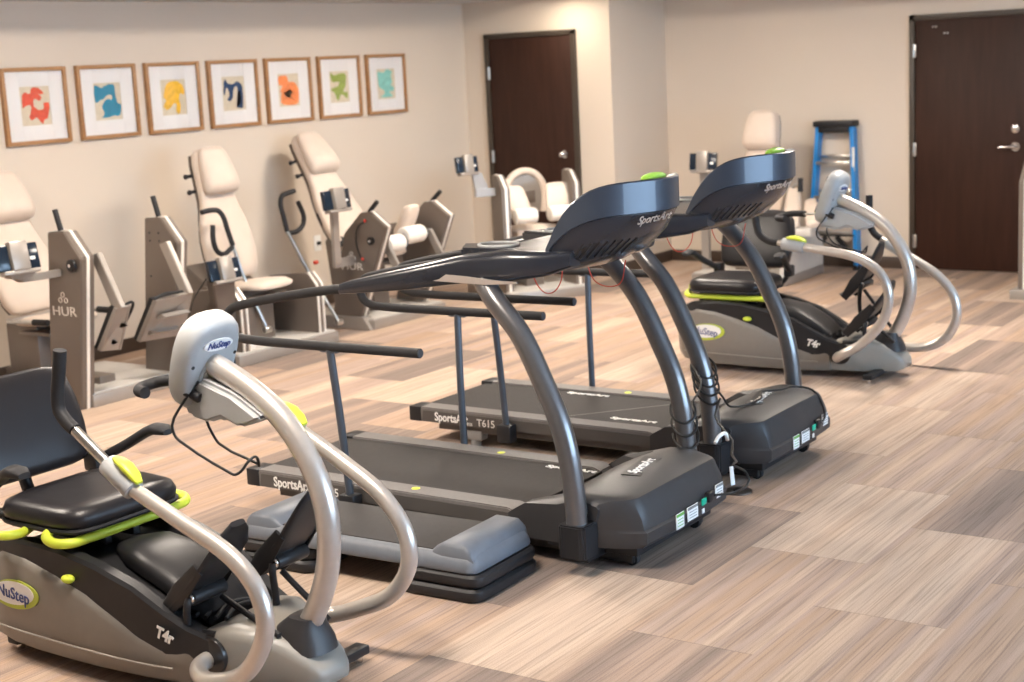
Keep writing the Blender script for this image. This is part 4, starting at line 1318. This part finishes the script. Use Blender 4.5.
for x, sx in ((5.74, 1), (6.27, -1)):
    b = MB(); b.hexa([(x - 0.02, 6.74, 0.57), (x + 0.02, 6.74, 0.57), (x + 0.02, 6.675, 0.60), (x - 0.02, 6.675, 0.60), (x - 0.02, 6.90, 0.89), (x + 0.02, 6.90, 0.89), (x + 0.02, 6.835, 0.91), (x - 0.02, 6.835, 0.91)], 0.004, M=o1)
    am = b.build('swing_arm', HURL, m1)
    xi = x - 0.26 if sx < 0 else x - 0.03
    xo = x + 0.02 if sx < 0 else x + 0.06
    b = MB()
    b.hexa([(xi, 6.88, 0.33), (xo, 6.80, 0.33), (xo, 6.83, 0.34), (xi, 6.91, 0.34), (xi, 6.70, 0.59), (xo, 6.68, 0.60), (xo, 6.71, 0.61), (xi, 6.73, 0.60)], 0.003, M=o1)
    b.hexa([(xo - 0.012, 6.80, 0.33), (xo, 6.80, 0.33), (xo, 6.92, 0.36), (xo - 0.012, 6.92, 0.36), (xo - 0.012, 6.68, 0.60), (xo, 6.68, 0.60), (xo, 6.74, 0.61), (xo - 0.012, 6.74, 0.61)], 0.002, M=o1)
    fp = b.build('foot_pedal', HURL, am)
    b = MB()
    b.hexa([(xi, 6.905, 0.34), (xo - 0.02, 6.825, 0.34), (xo - 0.02, 6.845, 0.35), (xi, 6.935, 0.35), (xi, 6.73, 0.60), (xo - 0.02, 6.715, 0.61), (xo - 0.02, 6.735, 0.62), (xi, 6.76, 0.61)], 0.003, M=o1)
    b.build('pedal_pad', RUBBER, fp)
    b = MB()
    b.hexa([(xi + 0.04, 6.83, 0.37), (xo - 0.05, 6.80, 0.37), (xo - 0.05, 6.83, 0.37), (xi + 0.04, 6.86, 0.37), (xi + 0.04, 6.80, 0.385), (xo - 0.05, 6.76, 0.385), (xo - 0.05, 6.79, 0.40), (xi + 0.04, 6.83, 0.40)], 0.002, M=o1)
    b.hexa([(xi + 0.06, 6.76, 0.47), (xo - 0.03, 6.74, 0.47), (xo - 0.03, 6.77, 0.47), (xi + 0.06, 6.79, 0.47), (xi + 0.06, 6.70, 0.485), (xo - 0.03, 6.68, 0.485), (xo - 0.03, 6.72, 0.50), (xi + 0.06, 6.74, 0.50)], 0.002, M=o1)
    b.build('heel_rib', HURL, fp)
    b = MB(); b.tube([(x + 0.02, 6.72, 0.59), (x + 0.07, 6.70, 0.615), (x + 0.11, 6.72, 0.60), (x + 0.10, 6.78, 0.50), (x + 0.07, 6.83, 0.42)] if sx > 0 else [(xi, 6.72, 0.60), (xi + 0.06, 6.70, 0.622), (xi + 0.17, 6.69, 0.618)], 0.009, 10, M=o1)
    b.build('foot_strap', RUBBER, fp)
b = MB()
b.box((5.93, 7.74, 0.22), (0.20, 0.30, 0.40), 0.01, M=o1)
b.box((5.93, 7.55, 0.10), (0.12, 0.9, 0.06), 0.006, M=o1)
b.build('chair_pedestal', HURM, m1)
pad_chair(m1, 5.93, 7.70, 0.49, 7.99, 1.335, M=o1, seat_len=0.36)
b = MB(); b.tube([(5.68, 7.66, 0.47), (5.68, 7.45, 0.475), (5.69, 7.33, 0.48)], 0.013, 10, M=o1); b.tube([(6.18, 7.66, 0.47), (6.18, 7.45, 0.475), (6.17, 7.33, 0.48)], 0.013, 10, M=o1)
b.tube([(5.68, 7.66, 0.47), (6.18, 7.66, 0.47)], 0.013, 10, smooth=False, M=o1)
hb = b.build('side_handle', STEEL, m1)
b = MB(); b.tube([(5.683, 7.42, 0.477), (5.69, 7.30, 0.48)], 0.02, 12, smooth=False, M=o1); b.build('handle_grip', RUBBER, hb)
b = MB(); b.tube([(6.177, 7.42, 0.477), (6.17, 7.30, 0.48)], 0.02, 12, smooth=False, M=o1); b.build('handle_grip', RUBBER, hb)
display(m1, (5.24, 6.93, 0.945), 0.255, 0.145, yaw=R(-8), pitch=R(-12), M=o1)
b = MB()
b.hexa([(5.28, 6.93, 0.80), (5.60, 7.00, 0.785), (5.60, 7.03, 0.785), (5.26, 6.97, 0.80), (5.22, 6.93, 0.835), (5.60, 7.00, 0.83), (5.60, 7.03, 0.83), (5.20, 6.97, 0.835)], 0.004, M=o1)
b.hexa([(5.19, 6.90, 0.83), (5.31, 6.90, 0.83), (5.31, 6.98, 0.83), (5.19, 6.98, 0.83), (5.14, 6.90, 0.865), (5.36, 6.90, 0.865), (5.36, 6.98, 0.865), (5.14, 6.98, 0.865)], 0.004, M=o1)
b.build('display_arm', HURL, m1)

# -- machine 2: chair with looped handles
m2 = thing('chest_press_machine', 'upper body machine with cream chair between two looped black handles, along the wall', 'exercise machine', (7.35, 7.3, 0), group='strength machines along the wall')
o2 = Matrix.Translation((-7.35, -7.3, 0))
platform(m2, 6.87, 7.86, 6.925, 7.70, M=o2)
pad_chair(m2, 7.38, 7.40, 0.50, 7.60, 1.385, M=o2, seat_len=0.36, headw=0.145, bodyw=0.235)
b = MB(); b.box((7.35, 7.36, 0.26), (0.30, 0.36, 0.38), 0.02, M=o2)
b.build('chair_pedestal', HURM, m2)
for s, x in ((-1, 6.985), (1, 7.735)):
    b = MB()
    b.prism([(6.965, 0.075), (6.965, 0.425), (7.03, 0.50), (7.10, 0.50), (7.40, 0.47), (7.62, 0.35), (7.62, 0.075)], 'x', x - 0.035, x + 0.035, 0.006, M=o2)
    sb = b.build('side_box', HURM, m2)
    b = MB()
    for xx in (x - 0.025, x + 0.025):
        b.box((xx, 6.963, 0.25), (0.014, 0.012, 0.35), 0.002, M=o2)
        b.hexa([(xx - 0.007, 6.957, 0.42), (xx + 0.007, 6.957, 0.42), (xx + 0.007, 6.969, 0.42), (xx - 0.007, 6.969, 0.42), (xx - 0.007, 7.03, 0.51), (xx + 0.007, 7.03, 0.51), (xx + 0.007, 7.045, 0.50), (xx - 0.007, 7.045, 0.50)], 0.001, M=o2)
    b.build('edge_trim', ALU, sb)
b = MB()   # rear frame panel behind the chair
b.prism([(7.35, 0.075), (7.35, 0.40), (7.66, 0.60), (7.70, 0.60), (7.70, 0.075)], 'x', 7.16, 7.60, 0.008, M=o2)
b.build('frame_panel', HURM, m2)
b = MB(); b.hexa([(6.98, 7.00, 0.08), (7.12, 7.00, 0.08), (7.12, 7.04, 0.08), (6.98, 7.04, 0.08), (6.99, 7.2, 0.50), (7.06, 7.2, 0.50), (7.06, 7.24, 0.50), (6.99, 7.24, 0.50)], 0.004, M=o2)
b.build('frame_strut', PLAT, m2)
for s in (-1, 1):
    if s < 0:
        rod = [(7.350, 7.12, 0.06 + 0.10), (7.280, 7.22, 0.50), (7.250, 7.28, 0.745)]
        up = [(7.250, 7.28, 0.745), (7.220, 7.29, 0.86), (7.200, 7.30, 0.95), (7.165, 7.305, 0.99), (7.110, 7.31, 1.0), (7.020, 7.31, 0.995)]
        lo = [(7.245, 7.28, 0.735), (7.150, 7.27, 0.70), (7.080, 7.26, 0.73), (7.055, 7.26, 0.80), (7.070, 7.27, 0.905)]
    else:
        rod = [(8.020, 7.06, 0.10), (7.920, 7.24, 0.50), (7.855, 7.34, 0.77)]
        up = [(7.855, 7.34, 0.77), (7.830, 7.34, 0.88), (7.810, 7.34, 0.97), (7.830, 7.34, 1.02), (7.880, 7.34, 1.035), (7.960, 7.34, 1.045)]
        lo = [(7.860, 7.34, 0.755), (7.950, 7.34, 0.755), (8.020, 7.34, 0.79), (8.040, 7.34, 0.85), (7.990, 7.34, 0.965)]
    b = MB(); b.tube(rod, 0.0135, 12, M=o2)
    b.cyl(Vector(rod[0]) - X_ * 0.03, Vector(rod[0]) + X_ * 0.03, 0.022, 18, 0.003, M=o2)
    a_ = b.build('press_arm', STEEL, m2)
    b = MB(); b.tube(up, 0.0175, 14, M=o2); b.tube(lo, 0.0175, 14, M=o2)
    b.build('looped_grip', RUBBER, a_)
display(m2, (6.84, 6.97, 0.650), 0.25, 0.135, yaw=R(-6), pitch=R(-14), M=o2)
b = MB(); b.hexa([(6.78, 7.0, 0.40), (6.95, 7.0, 0.30), (6.95, 7.04, 0.30), (6.78, 7.04, 0.40), (6.72, 6.95, 0.60), (6.92, 6.95, 0.60), (6.92, 7.02, 0.60), (6.72, 7.02, 0.60)], 0.006, M=o2)
b.prism([(7.0, 0.02), (7.0, 0.44), (7.05, 0.46), (7.5, 0.08), (7.5, 0.02)], 'x', 6.80, 6.86, 0.006, M=o2)
b.build('display_pedestal', HURM, m2)
b = MB(); b.tube([(6.76, 7.05, 0.6), (6.72, 7.15, 0.45), (6.70, 7.2, 0.25), (6.68, 7.25, 0.1), (6.66, 7.5, 0.012)], 0.004, 8, M=o2)
b.build('cable', CORD, m2)

# -- machine 3: two leaning columns with rollers, reclined chair
m3 = thing('leg_extension_machine', 'leg machine with reclined cream chair and white foam rollers, third along the wall', 'exercise machine', (8.7, 7.3, 0), group='strength machines along the wall')
o3 = Matrix.Translation((-8.7, -7.3, 0))
platform(m3, 8.30, 9.16, 6.96, 7.75, M=o3, z=0.07)
b = MB(); b.hexa([(8.27, 6.98, 0), (8.36, 6.98, 0), (8.36, 7.62, 0), (8.27, 7.62, 0), (8.27, 7.04, 0.09), (8.36, 7.04, 0.09), (8.36, 7.56, 0.09), (8.27, 7.56, 0.09)], 0.004, M=o3)
b.build('base_foot', HURL, m3)
PR3 = [(7.085, 0.09), (6.80, 0.755), (6.95, 0.865), (7.03, 0.855), (7.20, 0.70), (7.36, 0.09)]
c3 = column_(m3, 8.30, 8.385, PR3, logo=(7.14, 0.46, 0.075), M=o3)
c4 = column_(m3, 9.05, 9.135, PR3, M=o3)
lever(c3, (8.345, 6.99, 0.85), (8.345, 6.90, 0.935), M=o3)
lever(c4, (9.10, 7.0, 0.85), (9.10, 6.90, 0.935), M=o3)
b = MB(); b.cyl((8.298, 6.94, 0.655), (8.28, 6.94, 0.655), 0.03, 20, 0.003, M=o3); b.build('pivot_dial', BLKPLA, c3)
b = MB(); b.cyl((8.282, 6.94, 0.655), (8.272, 6.94, 0.655), 0.010, 12, M=o3); b.build('dial_centre', CHROME, c3)
b = MB()
b.tube([(8.294, 6.97 + 0.0, 0.80), (8.294, 7.05, 0.76), (8.294, 7.085, 0.66), (8.294, 7.06, 0.56), (8.294, 7.02, 0.50)], 0.004, 8, M=o3)
b.build('range_scale', BLKPLA, c3)
b = MB()
for yy, zz in ((6.985, 0.80), (7.03, 0.52), (7.02, 0.35)):
    b.ell((8.292, yy, zz), (0.008, 0.012, 0.012), useg=10, vseg=6, M=o3)
b.build('range_pin', REDP, c3)
for x in (8.45, 9.0):
    b = MB(); b.hexa([(x - 0.018, 6.93, 0.66), (x + 0.018, 6.93, 0.66), (x + 0.018, 6.99, 0.66), (x - 0.018, 6.99, 0.66), (x - 0.018, 6.78, 0.40), (x + 0.018, 6.78, 0.40), (x + 0.018, 6.84, 0.38), (x - 0.018, 6.84, 0.38)], 0.004, M=o3)
    b.build('swing_arm', HURL, m3)
rl0 = None
for x0, x1, yy, zz in ((8.47, 8.66, 6.96, 0.60), (8.72, 8.95, 6.99, 0.635)):
    b = MB(); b.cyl((x0, yy, zz), (x1, yy, zz), 0.066, 28, 0.016, M=o3)
    r0 = b.build('foam_roller', mat('white_foam', (0.74, 0.70, 0.64), 0.75, noise=0.04, nscale=20, bump=0.3, bscale=120), m3)
    b = MB(); b.cyl((x0 - 0.015, yy, zz), (x1 + 0.045, yy, zz), 0.02, 16, M=o3); b.torus((x1 + 0.02, yy, zz), 0.040, 0.012, rot=roty(R(90)), M=o3)
    b.build('roller_axle', RUBBER, r0)
b = MB(); b.loft([((8.86, 7.13, 0.62), X_, (0, 1, .5), .055, .03), ((8.86, 7.11, 0.65), X_, (0, 1, .5), .075, .04), ((8.855, 7.04, 0.74), X_, (0, 1, .5), .08, .045), ((8.85, 6.99, 0.83), X_, (0, 1, .5), .075, .04), ((8.85, 6.97, 0.85), X_, (0, 1, .5), .055, .02)], n=24, M=o3)
b.build('knee_pad', CREAM, m3)
b = MB(); b.prism([(7.12, 0.4), (7.12, 0.66), (7.16, 0.72), (7.26, 0.70), (7.30, 0.4)], 'x', 8.80, 8.88, 0.006, M=o3)
b.build('pad_bracket', HURM, m3)
pad_chair(m3, 8.70, 7.42, 0.54, 7.90, 1.385, M=o3, seat_len=0.34, headw=0.15, bodyw=0.235)
b = MB(); b.prism([(7.20, 0.07), (7.24, 0.44), (7.50, 0.46), (7.62, 0.62), (7.66, 0.60), (7.60, 0.07)], 'x', 8.60, 8.80, 0.01, M=o3)
b.build('chair_pedestal', HURM, m3)
b = MB()
b.tube([(8.62, 7.28, 0.10), (8.58, 7.30, 0.25), (8.60, 7.33, 0.42), (8.58, 7.40, 0.56), (8.50, 7.52, 0.70), (8.48, 7.60, 0.82)], [0.018, 0.03, 0.034, 0.036, 0.026, 0.014], 12, M=o3)
b.tube([(8.44, 7.44, 0.575), (8.55, 7.40, 0.60), (8.66, 7.36, 0.585)], 0.024, 12, M=o3)
b.build('seat_belt', RUBBER, m3)
b = MB(); b.ell((8.42, 7.60, 0.46), (0.022, 0.022, 0.016), useg=14, vseg=8, M=o3); b.build('adjuster_knob', REDP, m3)
display(m3, (7.93, 6.93, 0.99), 0.27, 0.135, yaw=R(0), pitch=R(-8), M=o3)
b = MB()
b.hexa([(7.96, 7.0, 0.52), (8.03, 7.0, 0.52), (8.03, 7.03, 0.52), (7.96, 7.03, 0.52), (7.905, 6.95, 0.92), (7.975, 6.95, 0.92), (7.975, 6.98, 0.92), (7.905, 6.98, 0.92)], 0.004, M=o3)
b.hexa([(7.96, 7.0, 0.50), (8.32, 7.12, 0.47), (8.32, 7.15, 0.47), (7.96, 7.03, 0.50), (7.96, 7.0, 0.56), (8.32, 7.12, 0.54), (8.32, 7.15, 0.54), (7.96, 7.03, 0.56)], 0.004, M=o3)
b.build('display_arm', HURL, m3)

# -- machine 4: hip machine in front of the closet door
m4 = thing('hip_machine', 'hip machine with paired cream thigh pads, before the far brown door with the round knob', 'exercise machine', (9.935, 6.54, 0), R(-31), group='strength machines along the wall')
platform(m4, -0.36, 0.36, -0.10, 0.75)
PR4 = [(-0.02, 0.06), (-0.02, 0.90), (0.08, 1.0), (0.17, 1.0), (0.22, 0.06)]
column_(m4, -0.345, -0.275, PR4)
column_(m4, 0.275, 0.345, PR4)
for s in (-1, 1):
    b = MB()
    b.loft([((s * 0.16, 0.04, 0.70), X_, (0, 1, .3), .075, .02), ((s * 0.165, 0.05, 0.73), X_, (0, 1, .3), .095, .035), ((s * 0.18, 0.08, 0.81), X_, (0, 1, .3), .095, .04), ((s * 0.195, 0.11, 0.885), X_, (0, 1, .3), .09, .035), ((s * 0.195, 0.115, 0.90), X_, (0, 1, .3), .07, .02)], n=28)
    b.build('thigh_pad', CREAM, m4)
    b = MB(); b.cyl((s * 0.15 - 0.10, -0.03, 0.675), (s * 0.15 + 0.085, -0.03, 0.675), 0.062, 28, 0.015)
    b.build('foam_roller', MAT['white_foam'], m4)
    b = MB(); b.hexa([(s * 0.26 - 0.015, 0.02, 0.66), (s * 0.26 + 0.015, 0.02, 0.66), (s * 0.26 + 0.015, 0.06, 0.66), (s * 0.26 - 0.015, 0.06, 0.66), (s * 0.27 - 0.015, 0.08, 0.9), (s * 0.27 + 0.015, 0.08, 0.9), (s * 0.27 + 0.015, 0.12, 0.9), (s * 0.27 - 0.015, 0.12, 0.9)], 0.003)
    b.build('swing_arm', HURL, m4)
b = MB()
b.tube([(-0.155, 0.42, 0.66), (-0.172, 0.43, 0.80), (-0.155, 0.44, 0.90), (-0.09, 0.445, 0.975), (0, 0.447, 1.0), (0.09, 0.445, 0.975), (0.155, 0.44, 0.90), (0.172, 0.43, 0.80), (0.155, 0.42, 0.66)], 0.030, 16, M=Matrix.Translation((0.07, 0, -0.01)))
b.build('arched_backrest', CREAM, m4)
b = MB()
arc = [(-0.15, 0.66), (0.15, 0.66), (0.15, 0.85), (0.11, 0.93), (0.04, 0.965), (-0.04, 0.965), (-0.11, 0.93), (-0.15, 0.85)]
b.prism(arc, 'y', 0.435, 0.455, 0.004, M=Matrix.Translation((0.07, 0, -0.01)))
bp_ = b.build('back_panel', HURL, m4)
b = MB(); b.box((0.09, 0.43, 0.78), (0.13, 0.012, 0.10), 0.004); b.build('panel_slot', HURM, bp_)
b = MB(); b.loft([((0, 0.38, 0.53), X_, Z_, .12, .025), ((0, 0.34, 0.53), X_, Z_, .20, .04), ((0, 0.15, 0.535), X_, Z_, .215, .045), ((0, 0.06, 0.53), X_, Z_, .19, .04), ((0, 0.03, 0.525), X_, Z_, .12, .02)], n=28)
b.build('seat', CREAM, m4)
b = MB(); b.box((0, 0.30, 0.28), (0.16, 0.26, 0.44), 0.01); b.box((0, 0.46, 0.5), (0.06, 0.04, 0.5), 0.004); b.build('seat_pedestal', HURM, m4)
display(m4, (-0.565, 0.14, 1.10), 0.20, 0.125, yaw=R(12), pitch=R(-8), arm=None)
b = MB()
b.hexa([(-0.49, 0.14, 0.84), (-0.36, 0.14, 0.84), (-0.36, 0.17, 0.84), (-0.49, 0.17, 0.84), (-0.52, 0.14, 1.03), (-0.44, 0.14, 1.03), (-0.44, 0.17, 1.03), (-0.52, 0.17, 1.03)], 0.004)
b.hexa([(-0.50, 0.13, 0.84), (-0.27, 0.09, 0.84), (-0.27, 0.13, 0.84), (-0.50, 0.17, 0.84), (-0.50, 0.13, 0.91), (-0.27, 0.09, 0.90), (-0.27, 0.13, 0.90), (-0.50, 0.17, 0.91)], 0.004)
b.build('display_arm', HURL, m4)

# -- machine 5: chair with headrest beside the ladder, faces the camera side
m5 = thing('leg_curl_machine', 'cream padded leg machine with tall headrest against the far wall, beside the blue ladder', 'exercise machine', (11.45, 5.36, 0), R(-90), group='strength machines along the wall')
platform(m5, -0.42, 0.42, -0.46, 0.33)
pad_chair(m5, -0.01, 0.0, 0.50, 0.16, 1.36, seat_len=0.40, headw=0.145, bodyw=0.22)
b = MB(); b.box((0, -0.05, 0.24), (0.26, 0.36, 0.36), 0.015); b.build('chair_pedestal', HURM, m5)
b = MB(); b.prism([(-0.42, 0.075), (-0.42, 0.36), (-0.36, 0.42), (0.05, 0.42), (0.30, 0.3), (0.30, 0.075)], 'x', 0.35, 0.43, 0.01)
b.build('side_box', PLAT, m5)
# long slanted thigh pads on the ladder side
for (xa, ya, za, xb_, yb_, zb) in ((0.30, 0.02, 0.74, 0.44, -0.36, 0.46), (0.46, -0.02, 0.64, 0.62, -0.34, 0.48)):
    b = MB()
    p0, p1 = Vector((xa, ya, za)), Vector((xb_, yb_, zb))
    d = (p1 - p0).normalized(); u = X_ - d * X_.dot(d); u.normalize(); v = d.cross(u)
    b.loft([(p0, u, v, .03, .02), (p0 + d * 0.02, u, v, .05, .035), (p0.lerp(p1, 0.5), u, v, .065, .04), (p1 - d * 0.02, u, v, .06, .038), (p1, u, v, .04, .02)], n=24)
    b.build('thigh_pad', CREAM, m5)
b = MB(); b.box((0.50, -0.34, 0.43), (0.24, 0.12, 0.07), 0.02); b.build('pad_block', PLAT, m5)
b = MB(); b.tube([(0.22, -0.02, 0.55), (0.33, -0.03, 0.77), (0.38, -0.05, 0.775)], 0.012, 10); hb = b.build('side_handle', STEEL, m5)
b = MB(); b.tube([(0.385, -0.05, 0.72), (0.385, -0.05, 0.83)], 0.021, 12, smooth=False); b.build('handle_grip', RUBBER, hb)
display(m5, (-0.37, -0.28, 0.985), 0.24, 0.14, yaw=R(4), pitch=R(-8))
b = MB(); b.hexa([(-0.42, -0.26, 0.06), (-0.35, -0.26, 0.06), (-0.35, -0.22, 0.06), (-0.42, -0.22, 0.06), (-0.42, -0.26, 0.9), (-0.35, -0.26, 0.9), (-0.35, -0.22, 0.9), (-0.42, -0.22, 0.9)], 0.004)
b.build('display_arm', HURL, m5)

# -- machine 6: edge of a machine at the right border
m6 = thing('upright_machine', 'slanted taupe column with bright trim beside the right door handle, at the picture edge', 'exercise machine', (10.94, 2.98, 0), R(-90), group='strength machines along the wall')
b = MB(); b.box((0.20, 0.24, 0.035), (0.72, 0.58, 0.07), 0.006); bs = b.build('base_platform', HURL, m6)
column_(m6, -0.115, -0.02, [(0.0, 0.07), (0.0, 0.845), (0.23, 1.12), (0.36, 1.12), (0.42, 0.07)])
column_(m6, 0.42, 0.515, [(0.0, 0.07), (0.0, 0.845), (0.23, 1.12), (0.36, 1.12), (0.42, 0.07)])
b = MB(); b.loft([((0.2, 0.42, 0.46), X_, Z_, .14, .03), ((0.2, 0.38, 0.46), X_, Z_, .19, .045), ((0.2, 0.12, 0.465), X_, Z_, .19, .045), ((0.2, 0.08, 0.46), X_, Z_, .13, .025)], n=24); b.box((0.2, 0.25, 0.24), (0.14, 0.2, 0.4), 0.01)
b.build('seat', CREAM, m6)

# ------------------------------------------------------------------ step ladder leaning on the far wall
ld = thing('step_ladder', 'blue folded stepladder with black top cap leaning on the far wall', 'ladder', (12.02, 4.955, 0), R(-90))
# local: x = sideways (world -y is +x), y = towards the wall
H_ = 1.215
lean = 0.085 / H_
def lp(x, y, z): return Vector((x, y + z * lean, z))
for s in (-1, 1):
    xb0, xt0 = s * 0.215, s * 0.150
    b = MB()
    b.hexa([lp(xb0 - .017, -.040, .02), lp(xb0 + .017, -.040, .02), lp(xb0 + .017, .025, .02), lp(xb0 - .017, .025, .02), lp(xt0 - .017, -.040, H_), lp(xt0 + .017, -.040, H_), lp(xt0 + .017, .025, H_), lp(xt0 - .017, .025, H_)], 0.003)
    r0 = b.build('front_rail', LADB, ld)
    b = MB(); b.box(lp(xb0, -0.008, 0.02), (0.045, 0.078, 0.04), 0.006); b.build('rail_shoe', BLKPLA, r0)
    b = MB()
    b.hexa([lp(xb0 * 1.02 - .014, .035, .02), lp(xb0 * 1.02 + .014, .035, .02), lp(xb0 * 1.02 + .014, .062, .02), lp(xb0 * 1.02 - .014, .062, .02), lp(xt0 - .014, .035, H_ - .03), lp(xt0 + .014, .035, H_ - .03), lp(xt0 + .014, .06, H_ - .03), lp(xt0 - .014, .06, H_ - .03)], 0.002)
    b.build('rear_rail', LADB, ld)
b = MB(); b.box(lp(0.177, -0.043, 0.93), (0.022, 0.003, 0.20), 0.001); b.build('rail_sticker', WHITE, ld)
for z, nm in ((0.31, 0), (0.61, 0), (0.90, 0)):
    w = 0.215 + (0.150 - 0.215) * z / H_
    b = MB(); b.box(lp(0, -0.02, z), (2 * w - 0.03, 0.075, 0.025), 0.004)
    s_ = b.build('ladder_step', STEEL, ld)
    b = MB(); b.box(lp(0, 0.048, z + 0.05), (2 * w - 0.03, 0.02, 0.022), 0.003); b.build('rear_brace', STEEL, ld)
for s in (-1, 1):
    b = MB(); b.hexa([lp(s * .20, -.058, .05), lp(s * .20, -.045, .05), lp(s * .20, -.045, .14), lp(s * .20, -.058, .14), lp(s * .03, -.058, .27), lp(s * .03, -.045, .27), lp(s * .06, -.045, .30), lp(s * .06, -.058, .30)], 0.002)
    b.hexa([lp(-.20, -.058, .285), lp(.20, -.058, .285), lp(.20, -.045, .285), lp(-.20, -.045, .285), lp(-.20, -.058, .30), lp(.20, -.058, .30), lp(.20, -.045, .30), lp(-.20, -.045, .30)], 0.002)
    b.build('corner_brace', BLKPLA, ld)
b = MB(); b.box(lp(0, 0.0, H_ + 0.012), (0.36, 0.15, 0.05), 0.012); b.box(lp(0, -0.045, H_ - 0.03), (0.27, 0.03, 0.06), 0.006)
b.build('top_cap', BLKPLA, ld)
